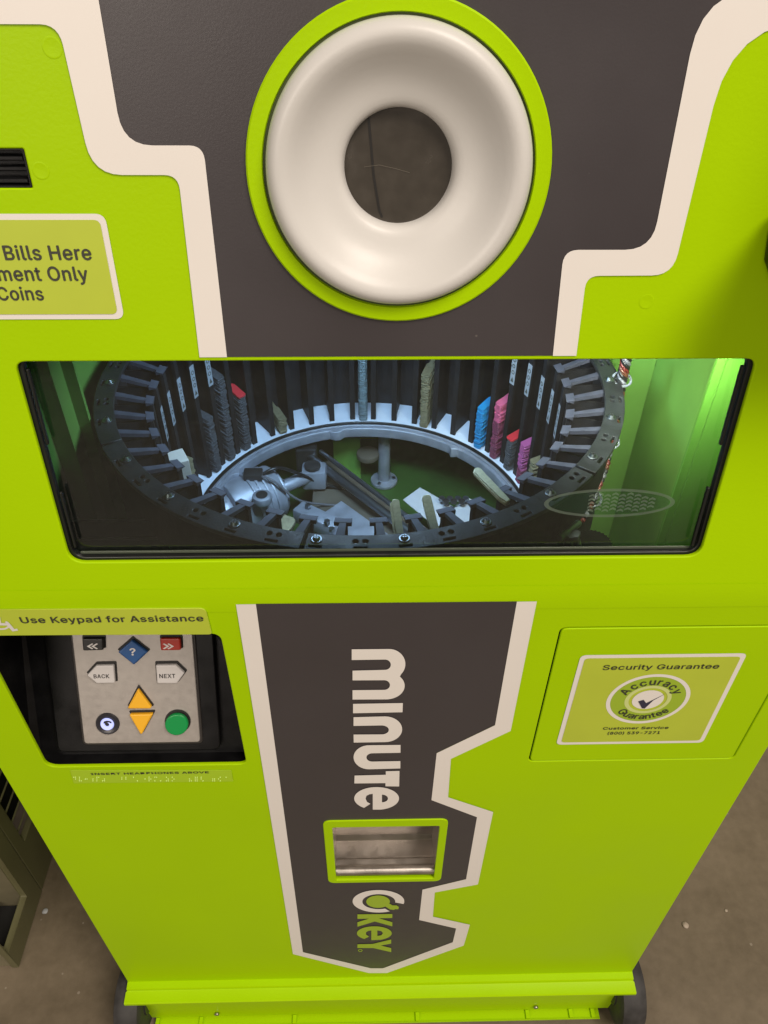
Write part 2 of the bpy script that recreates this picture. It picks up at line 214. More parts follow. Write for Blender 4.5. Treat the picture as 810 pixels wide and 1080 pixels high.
# outlines of a plain grotesque alphabet, thousandths of an em:  character|advance|loop/loop
GLYPHS = " |188|;(|273|89 207 90 235 92 264 96 293 101 324 107 354 114 384 122 413 132 441 142 468 153 494 164 517 177 539 236 539 223 512 212 485 201 457 191 428 182 399 174 370 167 342 161 313 157 285 154 258 152 232 151 207 152 184 154 161 156 138 160 115 165 91 172 67 179 42 188 16 198 -10 209 -38 222 -66 236 -96 177 -96 156 -59 139 -21 124 16 111 55 102 93 95 131 90 169;)|273|37 -96 52 -66 64 -37 76 -9 86 18 95 44 102 69 108 93 113 116 117 139 120 162 121 184 122 207 121 232 119 258 116 285 112 313 106 342 99 370 91 399 82 428 73 457 62 485 50 512 37 539 97 539 109 517 121 494 131 468 142 441 151 413 159 384 167 354 173 323 178 293 181 264 183 235 184 207 183 168 178 130 171 92 161 53 149 15 134 -22 117 -59 97 -96;-|453|337 244 337 188 114 188 114 244;0|453|227 -7 199 -5 174 1 151 11 130 24 111 41 95 62 80 86 69 113 60 144 53 178 49 214 48 254 49 294 53 330 60 364 69 395 81 422 95 447 112 467 130 484 151 498 174 508 200 514 227 516 254 514 279 508 302 498 323 484 342 467 358 447 372 422 384 395 393 364 400 330 404 294 405 254 404 214 400 178 393 144 384 113 373 86 359 62 342 41 323 24 302 11 279 1 254 -5/227 50 245 51 261 56 276 63 290 74 303 87 313 103 323 122 330 144 336 168 340 194 343 223 344 254 343 285 340 314 336 341 330 365 323 387 313 405 303 422 290 435 276 446 261 453 245 458 227 460 209 458 192 453 177 446 163 435 151 422 140 405 131 387 123 365 117 341 113 314 110 285 109 254 110 223 113 194 117 168 123 144 131 122 140 103 151 87 163 74 177 63 192 56 209 51;1|453|76 0 76 55 391 55 391 0/276 509 276 0 212 0 212 448 209 448 86 358 86 427 198 509;2|453|64 0 64 47 234 229 248 243 261 257 272 270 282 282 299 305 311 327 318 348 320 371 317 397 308 419 293 436 273 449 250 457 224 460 196 457 172 447 153 433 139 413 130 390 127 362 66 362 67 384 71 405 77 424 86 442 98 459 111 473 126 486 143 496 162 505 182 511 203 514 225 516 247 514 268 511 288 505 306 497 323 486 337 474 350 461 361 445 370 428 376 411 380 392 381 372 378 345 371 318 365 304 357 290 347 275 336 259 322 241 306 223 288 202 267 180 153 60 153 57 389 57 389 0;3|453|218 -7 195 -6 173 -3 152 2 133 10 114 19 98 30 83 43 70 57 60 74 52 91 46 111 44 132 109 132 115 107 126 87 144 71 165 59 191 52 219 50 248 53 275 61 297 74 315 93 325 116 329 145 326 172 316 196 299 217 275 234 260 240 242 244 223 247 201 248 157 248 157 299 288 448 288 452 70 452 70 509 372 509 372 461 211 278 211 289 239 290 264 288 287 284 308 276 327 265 344 253 359 239 371 222 381 205 387 186 392 166 393 145 392 123 387 103 380 84 370 66 358 50 344 36 327 23 309 12 288 4 266 -2 243 -6;5|453|221 -7 199 -6 178 -2 159 3 140 11 123 21 108 32 94 45 83 60 73 76 66 93 62 111 60 130 122 130 127 108 138 89 154 73 173 60 196 52 221 50 250 53 276 64 298 82 314 104 324 131 328 162 327 178 324 193 320 208 314 221 297 244 275 262 248 273 218 277 192 275 167 268 145 258 128 246 67 253 96 509 366 509 366 452 151 452 134 301 136 301 155 315 178 325 203 331 229 334 247 333 263 330 279 326 294 321 308 314 321 306 334 296 345 285 355 273 364 260 372 246 379 231 384 215 388 199 390 181 391 163 390 139 385 117 379 95 369 76 357 57 343 41 327 27 309 15 289 6 268 -1 245 -5;7|453|97 0 323 448 323 452 62 452 62 509 391 509 391 449 165 0;8|453|226 -7 201 -6 178 -2 156 3 136 11 117 21 101 33 86 47 74 62 64 78 57 96 53 115 52 135 53 151 55 166 59 181 65 195 81 220 101 241 125 256 153 265 153 267 135 273 119 282 105 293 93 308 83 324 76 342 72 360 70 380 72 399 75 417 82 434 90 450 101 464 114 477 129 488 146 498 164 506 184 511 204 514 226 516 248 514 269 511 288 506 306 498 323 488 337 477 350 464 361 450 370 434 377 417 380 399 382 380 380 361 376 342 369 324 359 308 347 293 333 282 318 273 300 267 300 265 327 256 351 241 372 220 387 195 393 181 397 166 400 151 401 135 399 115 395 96 388 78 378 62 366 47 352 33 335 21 317 11 296 3 275 -2 251 -6/226 49 258 52 285 60 307 74 323 91 333 113 337 139 333 165 322 189 305 208 283 223 256 232 226 235 196 232 169 223 147 208 130 189 119 165 115 139 119 113 129 91 145 74 167 60 180 55 195 52 210 50/226 290 252 292 274 300 293 313 307 330 316 351 319 376 316 399 308 420 294 437 275 449 252 457 226 460 200 457 177 449 159 437 145 420 136 399 133 376 136 351 145 330 159 313 178 300 201 292;9|453|226 516 249 514 271 510 291 503 310 494 328 482 343 468 356 452 368 434 377 414 384 393 388 371 389 347 388 328 385 309 380 290 373 270 363 248 350 224 334 197 315 168 200 0 130 0 301 248 307 248 299 234 287 221 273 210 257 202 238 196 218 195 195 196 175 199 155 206 137 214 121 225 106 237 94 252 83 269 74 287 68 307 65 329 64 352 65 375 69 397 75 417 85 436 96 454 110 469 125 483 143 494 162 504 182 510 203 514/226 460 199 457 174 446 154 429 138 407 129 381 125 352 129 322 138 295 154 274 174 257 199 247 226 243 254 247 279 257 299 273 314 295 324 321 327 350 324 381 314 407 299 429 279 446 254 457;?|358|132 152 132 159 133 181 134 200 137 216 141 230 153 252 168 269 187 284 209 298 230 314 247 334 258 357 262 384 259 406 250 425 237 441 220 452 200 459 178 462 157 459 137 453 120 441 106 425 96 404 92 378 27 378 29 399 33 418 40 436 49 452 60 467 73 479 87 490 103 499 120 506 138 511 157 515 178 516 199 514 219 511 238 506 255 498 270 489 284 478 296 465 306 451 314 435 319 418 323 401 324 382 323 362 319 344 314 327 306 311 296 297 284 284 270 272 254 261 235 248 219 235 207 221 200 205 195 185 194 158 194 152/164 -4 146 -1 131 9 121 24 118 41 121 58 131 73 146 83 164 86 181 83 196 73 206 58 209 41 206 24 196 9 181 -1;A|480|16 0 201 509 276 509 463 0 395 0 287 302 282 317 276 334 270 352 264 372 257 394 250 420 241 447 232 478 245 478 236 447 228 419 220 393 213 371 206 351 201 333 195 317 191 302 85 0/110 142 110 199 370 199 370 142;B|456|60 0 60 509 241 509 266 508 289 504 310 499 329 491 345 481 359 469 371 456 381 442 388 426 394 410 397 392 398 374 395 344 387 320 373 301 356 286 336 275 315 267 315 262 339 257 363 245 385 227 402 203 409 189 414 173 417 155 418 136 417 117 413 100 408 83 400 67 390 52 377 39 362 28 344 18 324 10 301 4 275 1 247 0/125 57 245 57 272 58 296 63 315 70 330 80 341 92 349 105 354 120 355 137 352 161 342 184 327 203 306 218 279 228 248 231 125 231/125 285 238 285 265 288 288 296 308 309 323 326 333 348 336 372 334 388 330 403 323 417 313 429 299 439 283 446 263 450 240 452 125 452;C|510|267 -7 235 -5 205 1 177 11 150 25 126 42 104 63 86 88 70 115 57 146 48 179 42 215 40 254 42 293 48 329 57 362 70 393 86 421 104 445 126 466 150 484 177 498 205 508 235 514 267 516 286 515 305 513 323 509 340 504 357 498 373 490 388 481 402 471 415 460 427 447 438 433 448 418 456 402 463 385 469 367 473 348 408 348 401 373 389 395 375 413 357 428 337 440 315 449 292 454 267 456 245 454 223 450 203 443 184 432 166 419 150 403 137 385 125 364 116 340 109 314 105 285 103 254 105 223 109 194 116 168 125 145 137 123 151 105 166 89 184 76 203 66 223 59 245 54 267 53 292 55 315 60 337 69 357 81 375 96 389 114 401 136 408 160 473 160 469 142 463 124 457 107 448 91 438 76 428 62 416 49 402 38 388 28 373 19 357 11 341 5 323 0 305 -4 286 -6;D|502|219 0 96 0 96 57 215 57 244 58 272 63 296 70 318 81 337 94 354 110 368 128 379 149 388 172 394 198 398 226 399 255 398 285 394 312 388 337 379 361 368 381 354 399 338 415 320 428 299 438 275 446 249 450 221 452 93 452 93 509 225 509 261 507 294 501 325 492 353 478 377 461 399 441 418 418 433 391 446 361 455 329 460 293 462 255 460 217 455 181 446 149 433 119 417 92 398 68 376 48 351 31 322 17 291 8 256 2/125 509 125 0 60 0 60 509;E|419|60 0 60 509 372 509 372 452 125 452 125 286 355 286 355 229 125 229 125 57 375 57 375 0;G|520|269 -7 236 -5 205 1 176 11 149 25 125 43 104 64 85 88 69 116 57 146 47 179 42 215 40 254 42 293 47 329 57 362 69 393 85 421 103 445 125 466 149 484 175 498 203 508 233 514 265 516 285 515 304 513 322 509 340 504 358 497 374 489 389 480 403 469 416 458 429 445 439 431 449 416 458 401 465 384 470 367 474 349 408 349 399 372 387 393 373 411 356 427 337 439 315 448 291 454 265 456 243 454 222 450 202 443 183 432 166 419 150 404 137 385 125 364 116 340 109 314 105 285 103 254 105 223 109 194 116 168 125 145 137 124 151 105 166 90 184 76 203 66 224 59 246 54 269 53 290 54 309 57 328 63 345 71 360 81 374 93 386 107 396 123 404 141 410 160 414 180 415 202 434 199 283 199 283 256 478 256 478 200 476 170 471 141 463 115 451 91 436 69 419 50 399 33 377 19 352 8 326 0 298 -5;H|517|60 0 60 509 125 509 125 289 392 289 392 509 457 509 457 0 392 0 392 232 125 232 125 0;I|300|31 0 31 57 118 57 118 452 31 452 31 509 269 509 269 452 183 452 183 57 269 57 269 0;K|467|104 145 104 216 122 239 139 261 157 282 174 303 193 324 212 344 364 509 448 509 231 276 228 276/60 0 60 509 125 509 125 334 124 225 125 193 125 0/372 0 188 259 228 309 449 0;N|523|60 0 60 509 136 509 343 183 352 169 363 151 375 130 388 107 401 82 414 55 405 54 402 81 401 108 400 134 399 157 399 195 399 509 463 509 463 0 387 0 202 290 177 331 164 354 148 381 108 452 119 454 122 384 124 328 125 291 125 0;O|533|267 -7 235 -5 205 1 177 11 150 25 126 42 105 63 86 88 70 115 57 146 48 179 42 215 40 254 42 293 48 329 57 362 70 393 86 421 105 445 126 466 150 484 177 498 205 508 235 514 267 516 299 514 329 508 357 498 384 484 408 466 429 445 448 421 464 393 477 362 486 329 491 293 493 254 491 215 486 179 477 146 464 115 448 88 429 63 408 42 384 25 357 11 329 1 299 -5/267 53 289 54 310 59 330 66 349 76 367 89 383 105 396 123 408 144 418 168 425 194 429 223 430 254 429 286 425 314 418 341 408 365 396 386 383 404 367 420 349 433 330 443 310 450 289 454 267 456 245 454 223 450 203 443 184 433 167 420 151 404 137 385 125 364 116 340 109 314 105 285 103 254 105 223 109 194 116 168 125 144 137 123 151 105 167 89 184 76 203 66 223 59 245 54;P|445|60 0 60 509 235 509 263 507 289 503 312 497 332 487 350 476 366 462 379 447 390 430 398 411 404 391 407 370 409 348 407 325 404 304 398 284 390 265 379 248 366 233 350 219 332 207 312 198 289 191 263 187 235 186 109 186 109 242 233 242 252 243 269 246 284 250 297 256 318 272 333 294 342 319 344 348 342 376 333 402 318 423 297 439 284 444 268 449 251 451 232 452 125 452 125 0;R|449|60 0 60 509 236 509 264 507 290 504 313 497 333 489 351 478 367 465 380 450 390 433 399 415 405 395 408 374 409 352 408 330 405 309 399 290 390 271 380 255 367 240 351 228 333 217 312 209 289 203 264 199 236 198 96 198 96 255 234 255 252 256 269 258 284 262 298 267 319 281 334 300 342 324 345 352 342 380 334 405 319 425 298 440 284 445 269 449 252 451 233 452 125 452 125 0/353 0 230 229 303 229 428 0;S|447|224 -9 197 -8 172 -4 149 1 128 9 108 19 91 31 76 45 64 60 54 77 46 96 41 115 38 137 104 137 110 110 123 88 142 71 166 59 194 52 224 49 241 50 257 52 272 55 286 60 311 74 329 92 341 114 346 139 342 161 332 179 316 193 296 205 272 214 245 222 184 239 154 249 128 260 105 274 86 289 71 307 60 326 54 348 52 372 53 393 58 413 65 431 75 448 87 463 102 476 119 488 138 498 158 506 180 511 203 514 227 516 252 514 275 511 296 505 316 498 334 488 351 476 365 463 377 449 387 433 394 415 399 397 401 378 337 378 334 396 326 412 316 426 302 437 286 447 267 453 247 457 225 459 194 456 167 448 145 435 129 418 118 398 115 376 119 352 131 334 148 319 169 308 191 300 212 293 264 279 287 272 312 264 336 252 359 238 379 220 395 198 401 185 405 171 407 155 408 139 407 118 403 99 396 81 386 64 374 48 360 34 343 21 323 11 302 2 278 -4 252 -8;T|449|32 452 32 509 417 509 417 452 257 452 257 0 193 0 193 452;U|517|259 -8 230 -7 203 -2 177 5 154 15 133 28 114 43 98 60 85 80 74 101 66 124 62 148 60 173 60 509 124 509 124 178 125 160 128 144 133 128 141 113 150 99 160 87 173 77 187 68 203 61 220 56 239 53 259 52 279 53 298 56 315 61 331 68 345 77 357 87 368 99 377 113 384 128 389 144 392 160 393 178 393 509 457 509 457 173 456 148 451 124 443 101 433 80 419 60 403 43 384 28 363 15 340 5 315 -2 288 -7;V|480|204 0 16 509 84 509 192 206 197 192 203 176 209 158 215 137 222 115 230 89 239 61 248 31 235 31 244 62 252 90 260 115 267 138 274 158 279 176 285 192 290 206 395 509 463 509 278 0;X|474|18 0 217 284 217 236 29 509 104 509 178 400 192 379 204 361 214 345 223 329 233 312 243 292 232 292 252 329 261 345 272 361 298 400 374 509 446 509 259 239 259 287 456 0 382 0 292 129 268 165 259 180 250 195 241 212 230 231 244 231 235 213 225 196 216 181 206 166 182 129 91 0;a|389|160 -9 142 -8 126 -5 110 -1 94 5 80 12 68 22 57 32 48 45 40 58 35 73 31 90 30 108 34 138 43 161 58 179 78 193 100 203 125 211 152 216 178 220 234 227 252 230 265 235 273 243 276 255 276 257 273 279 267 297 256 311 240 322 220 329 196 331 171 329 149 322 132 313 118 301 107 288 100 274 41 291 48 308 57 322 67 335 79 346 91 355 104 364 118 370 133 375 148 379 163 382 179 384 194 384 215 383 239 379 263 372 286 360 306 343 322 320 329 306 333 290 336 272 337 251 337 0 277 0 277 52 272 52 264 38 252 25 236 12 215 1 190 -6/170 45 202 49 228 59 248 74 263 93 272 115 276 138 276 190 270 186 259 182 246 179 231 176 200 171 175 168 154 164 134 159 117 150 103 139 95 124 92 105 94 87 102 72 114 61 130 52 149 47;c|396|207 -8 182 -7 159 -2 137 6 117 16 98 30 82 46 68 64 56 85 46 108 40 133 36 159 34 187 36 216 40 243 46 268 56 291 68 312 82 330 98 346 117 360 137 371 159 378 182 383 207 384 234 383 260 377 284 368 305 356 324 341 340 322 353 301 362 277 303 262 298 276 290 289 281 301 270 311 257 319 242 325 226 329 207 330 189 329 173 325 158 319 145 310 134 300 124 287 115 274 108 258 103 242 99 224 97 206 96 187 97 169 99 151 103 134 108 117 115 102 124 89 134 76 145 66 158 57 173 51 189 48 207 46 226 48 243 52 258 58 271 66 282 76 292 89 299 102 304 117 363 102 354 78 341 56 325 37 306 21 285 9 261 -1 235 -6;d|424|195 -8 172 -7 151 -2 130 5 111 16 94 29 79 45 66 64 55 84 46 108 39 133 35 160 34 189 35 218 39 245 46 270 55 293 66 313 79 332 95 347 112 361 131 371 151 378 173 383 196 384 228 381 253 373 272 360 287 346 298 331 306 319 311 319 311 509 372 509 372 0 313 0 313 59 307 59 298 46 287 31 272 17 252 4 227 -5/205 47 221 48 236 51 250 57 263 65 274 75 284 86 293 100 299 115 305 132 309 150 311 169 312 189 311 210 309 229 305 247 300 263 293 278 284 291 275 302 263 312 251 320 237 325 221 329 205 330 187 329 172 325 157 319 145 311 133 301 124 290 115 276 108 261 103 245 99 227 97 209 96 189 97 170 99 151 103 133 109 117 115 101 124 88 134 76 145 66 158 57 172 51 188 48;e|404|212 -8 185 -7 161 -2 138 6 117 16 98 30 82 46 68 64 56 85 46 108 40 132 35 159 34 187 35 215 39 242 46 267 55 290 67 311 81 329 97 346 115 359 135 370 157 378 180 383 205 384 221 384 236 382 251 379 266 374 280 368 294 361 307 351 319 341 331 329 341 315 350 299 357 282 363 263 368 242 370 219 371 194 371 169 75 169 75 221 338 221 310 202 309 220 307 237 303 254 298 269 283 294 263 314 237 326 205 330 189 329 173 326 159 321 146 313 125 294 109 270 99 241 96 211 96 178 97 157 100 139 104 122 110 106 118 92 128 80 139 70 151 61 165 55 179 50 195 47 212 46 234 48 254 53 271 61 285 73 297 88 306 105 365 91 353 63 335 39 324 29 311 19 298 11 283 4 266 -1 249 -5 231 -7;f|254|228 379 228 327 6 327 6 379/81 0 81 432 84 461 96 486 113 505 135 519 161 527 187 530 207 529 222 527 234 524 243 521 227 468 215 472 206 473 195 474 171 470 154 460 145 443 142 419 142 0;i|167|53 0 53 379 114 379 114 0/84 443 67 446 54 455 44 468 41 483 44 499 54 512 67 521 84 524 100 521 114 512 123 499 126 483 123 468 114 455 100 446;l|189|139 -2 119 -1 101 3 86 10 74 20 65 33 58 47 54 65 53 84 53 509 114 509 114 99 115 77 120 62 130 54 146 52 160 53 170 54 181 3 162 -1 151 -2;m|610|53 0 53 379 112 379 112 295 108 295 118 323 132 346 151 363 172 376 195 384 219 386 239 385 257 380 273 372 287 361 299 347 309 331 316 314 321 295 312 295 322 321 337 343 357 361 381 375 407 383 437 386 453 385 468 383 483 378 497 372 510 364 522 354 532 342 541 328 548 313 553 296 556 276 557 255 557 0 496 0 496 254 494 273 490 289 483 302 473 313 447 326 419 330 395 328 374 320 358 307 345 290 338 270 335 247 335 0 274 0 274 260 269 288 253 311 229 326 199 330 178 328 158 320 140 307 126 289 117 266 114 238 114 0;n|410|114 227 114 0 53 0 53 379 112 379 112 287 102 287 112 312 124 332 137 349 152 362 169 372 187 379 207 383 227 384 246 383 264 380 280 376 295 369 309 360 321 349 332 336 341 321 348 304 353 285 356 264 357 240 357 0 296 0 296 235 295 256 290 275 283 291 273 304 260 315 246 323 229 328 210 329 184 326 161 317 141 303 126 283 117 257;o|415|207 -8 182 -7 159 -2 137 6 117 16 98 30 82 46 68 64 56 85 46 108 40 133 36 159 34 187 36 216 40 243 46 268 56 291 68 312 82 330 98 346 117 360 137 371 159 378 182 383 207 384 233 383 256 378 278 371 299 360 317 346 333 330 347 312 359 291 369 268 376 243 380 216 381 187 380 159 376 133 369 108 359 85 347 64 333 46 317 30 299 16 278 6 256 -2 233 -7/207 46 226 48 242 51 257 57 270 66 282 76 292 89 300 102 307 117 312 134 316 151 318 169 319 187 318 206 316 224 312 242 307 258 300 274 292 287 282 300 270 310 257 319 242 325 226 329 207 330 189 329 173 325 158 319 145 310 134 300 124 287 115 274 108 258 103 242 99 224 97 206 96 187 97 169 99 151 103 134 108 117 115 102 124 89 134 76 145 66 158 57 173 51 189 48;p|424|53 -143 53 379 112 379 112 319 118 319 126 331 137 346 152 360 171 373 197 381 229 384 252 383 274 378 294 371 313 361 330 347 345 332 359 313 370 293 379 270 385 245 389 218 390 189 389 160 385 133 379 108 370 84 359 64 346 45 330 29 313 16 294 5 274 -2 252 -7 229 -8 198 -5 173 4 153 17 138 31 127 46 118 59 114 59 114 -143/220 47 237 48 253 51 267 57 279 66 291 76 301 88 309 101 316 117 321 133 325 151 327 170 328 189 327 209 325 227 321 245 316 261 309 276 301 290 291 301 280 311 267 319 253 325 237 329 220 330 203 329 188 325 174 320 161 312 150 302 140 291 132 278 125 263 120 247 116 229 113 210 113 189 113 169 116 150 120 132 125 115 132 100 140 86 150 75 162 65 174 57 188 51 204 48;r|259|53 0 53 379 112 379 112 321 115 321 130 347 152 367 166 375 181 380 196 384 213 385 229 384 243 384 243 322 230 324 219 325 207 326 182 323 159 315 140 301 126 284 117 262 114 237 114 0;s|365|182 -8 163 -7 145 -5 128 -2 112 3 98 10 84 18 72 27 62 38 53 50 45 63 40 78 36 94 94 107 105 79 124 60 150 49 181 45 200 46 217 50 232 55 244 62 262 81 268 103 265 121 254 136 237 147 212 155 149 170 125 177 104 186 87 196 72 208 61 222 53 237 48 255 47 274 48 290 51 305 57 319 65 332 75 343 87 354 100 363 115 370 131 377 149 381 167 384 187 384 206 384 223 381 239 378 254 372 279 358 299 339 314 316 324 290 268 277 258 298 243 316 219 328 187 333 156 329 131 317 114 299 109 277 112 258 124 243 144 232 172 223 229 209 254 202 275 194 292 183 306 171 317 158 325 142 330 125 331 107 330 90 326 75 321 61 312 47 302 35 290 24 276 15 260 6 242 0 223 -5 203 -7;t|227|204 379 204 327 6 327 6 379/65 471 126 471 126 98 128 76 136 61 150 53 170 50 185 51 202 54 213 2 203 -1 192 -3 180 -4 168 -4 145 -3 125 2 107 10 92 21 80 35 72 52 67 71 65 93;u|410|182 -5 164 -4 146 -1 130 4 115 11 101 20 89 31 78 44 69 59 62 76 57 95 54 116 53 139 53 379 114 379 114 144 115 123 119 105 127 89 137 75 150 64 164 56 181 52 200 50 226 53 249 62 268 77 283 97 293 122 296 153 296 379 357 379 357 0 298 0 298 92 307 92 297 67 286 47 272 30 257 17 240 7 222 0 203 -4;v|389|163 0 17 379 84 379 165 155 171 138 177 121 182 104 187 87 191 70 196 53 201 37 206 21 184 21 189 37 194 53 198 70 203 87 207 104 213 121 218 138 224 155 305 379 371 379 226 0;x|379|21 0 171 218 171 171 29 379 100 379 147 306 156 292 164 279 172 266 179 253 193 229 207 206 175 206 190 229 202 253 209 266 216 279 224 292 233 306 282 379 352 379 209 169 209 214 358 0 287 0 231 85 214 112 200 136 187 159 173 182 205 182 191 159 178 136 165 112 148 85 91 0;y|389|47 -139 61 -86 71 -87 88 -90 104 -89 118 -84 130 -74 141 -58 151 -36 163 -1 17 379 84 379 165 155 171 138 177 121 182 104 187 87 191 70 196 53 201 37 206 21 184 21 188 37 193 53 198 70 202 87 207 104 212 121 218 138 224 155 305 379 371 379 204 -58 191 -85 177 -107 159 -124 139 -136 117 -143 91 -145 77 -145 65 -143 54 -141"
GL = {}
for g_ in GLYPHS.split(';'):
    c_, a_, l_ = g_.split('|')
    GL[c_] = (int(a_) / 1000, [[(int(v[i]) / 1000, int(v[i + 1]) / 1000) for i in range(0, len(v), 2)] for v in (lp_.split() for lp_ in l_.split('/') if lp_)])
def _arc(cx, cy, rx, ry, n=9): return [(cx + rx * math.sin(PI * k / n), cy + ry * math.cos(PI * k / n)) for k in range(n + 1)]
_po = [(.060, 0), (.060, .509)] + _arc(.235, .354, .160, .155) + [(.125, .199), (.125, 0)]
_ph = [(.125, .450)] + _arc(.232, .354, .096, .096) + [(.125, .258)]
_leg = GL['R'][1][1]
GL['P'] = (GL['P'][0], [_po, _ph]); GL['R'] = (GL['R'][0], [_po, _ph, _leg])
def poly_area(p): return sum(p[i - 1][0] * p[i][1] - p[i][0] * p[i - 1][1] for i in range(len(p))) / 2
def text_mesh(s, off=.02):
    """lettering emboldened by stacking slightly shifted copies, each a hair above the last"""
    cu = bpy.data.curves.new('t', 'CURVE'); cu.dimensions = '2D'; cu.fill_mode = 'BOTH'
    d = off * .62; x = 0; extra = []
    for ch in s:
        adv, loops = GL[ch]
        for li, lp_ in enumerate(loops):
            if li and ch in 'KPRXAVNMEFHTLkxvy' and poly_area(lp_) * poly_area(loops[0]) > 0:
                extra.append([(p[0] + x, p[1]) for p in lp_]); continue   # overlapping stroke, laid on top
            sp = cu.splines.new('POLY'); sp.points.add(len(lp_) - 1); sp.use_cyclic_u = True
            for i, p in enumerate(lp_): sp.points[i].co = (p[0] + x, p[1], 0, 1)
        x += adv + d * 1.5
    ob = bpy.data.objects.new('t', cu); COL.objects.link(ob)
    dg = bpy.context.evaluated_depsgraph_get(); dg.update()
    me = bpy.data.meshes.new_from_object(ob.evaluated_get(dg)); me.materials.clear()
    bpy.data.objects.remove(ob); bpy.data.curves.remove(cu)
    for e_ in extra:
        m2 = curve_mesh([e_]); m2.transform(Matrix.Translation((0, 0, .00011))); b2 = bmesh.new(); b2.from_mesh(me); b2.from_mesh(m2); b2.to_mesh(me); b2.free(); bpy.data.meshes.remove(m2)
    bm = bmesh.new()
    for k, (dx, dy) in enumerate(((-d, 0), (d, 0), (0, d * .8), (0, -d * .8), (0, 0))):
        m2 = me.copy(); m2.transform(Matrix.Translation((dx, dy, .00002 * k))); bm.from_mesh(m2); bpy.data.meshes.remove(m2)
    bm.to_mesh(me); bm.free(); return me
def ext(me):
    xs = [v.co.x for v in me.vertices]; ys = [v.co.y for v in me.vertices]; return min(xs), max(xs), min(ys), max(ys)
def text_box(F, s, x0, x1, tb, cap, h, off=.025):
    """text filling x0..x1, baseline tb, cap height cap"""
    me = text_mesh(s, off); a, b, c, d = ext(me)
    ch = ext_cap(off)
    me.transform(Matrix.Translation((x0, tb, 0)) @ Matrix.Diagonal(((x1 - x0) / (b - a), cap / ch, 1, 1)) @ Matrix.Translation((-a, 0, 0)))
    return to_frame(me, F, h)
def ext_cap(off):
    if off not in _TX:
        m = text_mesh('H', off); _TX[off] = ext(m)[3]; bpy.data.meshes.remove(m)
    return _TX[off]

def box_bm(bm, x0, x1, y0, y1, z0, z1, bev=0):
    r = bmesh.ops.create_cube(bm, size=1); vs = r['verts']
    bmesh.ops.scale(bm, vec=(x1 - x0, y1 - y0, z1 - z0), verts=vs)
    bmesh.ops.translate(bm, vec=((x0 + x1) / 2, (y0 + y1) / 2, (z0 + z1) / 2), verts=vs)
    if bev:
        es = list({e for v in vs for e in v.link_edges})
        bmesh.ops.bevel(bm, geom=es, offset=bev, segments=2, affect='EDGES', profile=.5)
def box(x0, x1, y0, y1, z0, z1, bev=0):
    bm = bmesh.new(); box_bm(bm, x0, x1, y0, y1, z0, z1, bev); return bm_mesh(bm)
def cyl(p, q, r, n=24, r2=None, bev=0):
    p, q = Vector(p), Vector(q); d = q - p; bm = bmesh.new()
    bmesh.ops.create_cone(bm, cap_ends=True, segments=n, radius1=r, radius2=r if r2 is None else r2, depth=d.length)
    if bev:
        es = [e for e in bm.edges if abs(e.verts[0].co.z - e.verts[1].co.z) < 1e-6]
        bmesh.ops.bevel(bm, geom=es, offset=bev, segments=2, affect='EDGES', profile=.5)
    M = Matrix.Translation((p + q) / 2) @ d.to_track_quat('Z', 'Y').to_matrix().to_4x4()
    bmesh.ops.transform(bm, matrix=M, verts=bm.verts[:]); return bm_mesh(bm)
def lathe(prof, F, cx, ct, n=96):
    """profile of (radius, height) spun round the frame's normal at (cx, ct)"""
    bm = bmesh.new(); rings = []
    for (r, h) in prof:
        rings.append([bm.verts.new(F.w(cx + r * math.cos(2 * PI * k / n), ct + r * math.sin(2 * PI * k / n), h)) for k in range(n)] if r > 1e-6 else [bm.verts.new(F.w(cx, ct, h))])
    for a, b in zip(rings, rings[1:]):
        for k in range(n):
            A = [a[k % len(a)], a[(k + 1) % len(a)]]; B = [b[(k + 1) % len(b)], b[k % len(b)]]
            vs = []
            for v in A + B:
                if v not in vs: vs.append(v)
            if len(vs) > 2: bm.faces.new(vs)
    return bm_mesh(bm)
def tube(pts, r, n=8, sub=6):
    """smooth tube through world points (Catmull-Rom)"""
    P = [Vector(p) for p in pts]; Q = []
    for i in range(len(P) - 1):
        a = P[max(i - 1, 0)]; b = P[i]; c = P[i + 1]; d = P[min(i + 2, len(P) - 1)]
        for k in range(sub):
            t = k / sub
            Q.append(.5 * ((2 * b) + (c - a) * t + (2 * a - 5 * b + 4 * c - d) * t * t + (-a + 3 * b - 3 * c + d) * t ** 3))
    Q.append(P[-1]); bm = bmesh.new(); rings = []
    for i, q in enumerate(Q):
        tan = (Q[min(i + 1, len(Q) - 1)] - Q[max(i - 1, 0)]).normalized()
        s = tan.cross(Vector((.13, .2, .97))).normalized(); u = s.cross(tan)
        rings.append([bm.verts.new(q + s * r * math.cos(2 * PI * k / n) + u * r * math.sin(2 * PI * k / n)) for k in range(n)])
    for a, b in zip(rings, rings[1:]):
        for k in range(n): bm.faces.new((a[k], a[(k + 1) % n], b[(k + 1) % n], b[k]))
    bm.faces.new(rings[0]); bm.faces.new(rings[-1]); return bm_mesh(bm)

# ================================================================== the kiosk
K = thing('key_kiosk', 'lime green self-service key cutting kiosk with charcoal and white graphics and a glass window', 'kiosk', (0, .35, 0))

# window opening, lens opening in the upper fascia
TW0, TW1 = .0415, .2122
win = rp([(-.2535, TW0), (.2535, TW0), (.2535, TW1), (-.2535, TW1)], [.012, .012, .008, .008])
DC = (.0048, .3312); DR = .0786
UT0, UT1 = .010, .62
bill_slot = rp([(-.30, .3225), (-.214, .3225), (-.214, .344), (-.30, .344)], .001)
up_out = [(-.40, UT0), (.40, UT0), (.40, UT1), (-.40, UT1)]
finish('upper_panel', flat(UPF, [up_out, win, circ(DC[0], DC[1], .0755, 96), bill_slot], 0, .004, .0011), GREEN, K, True)

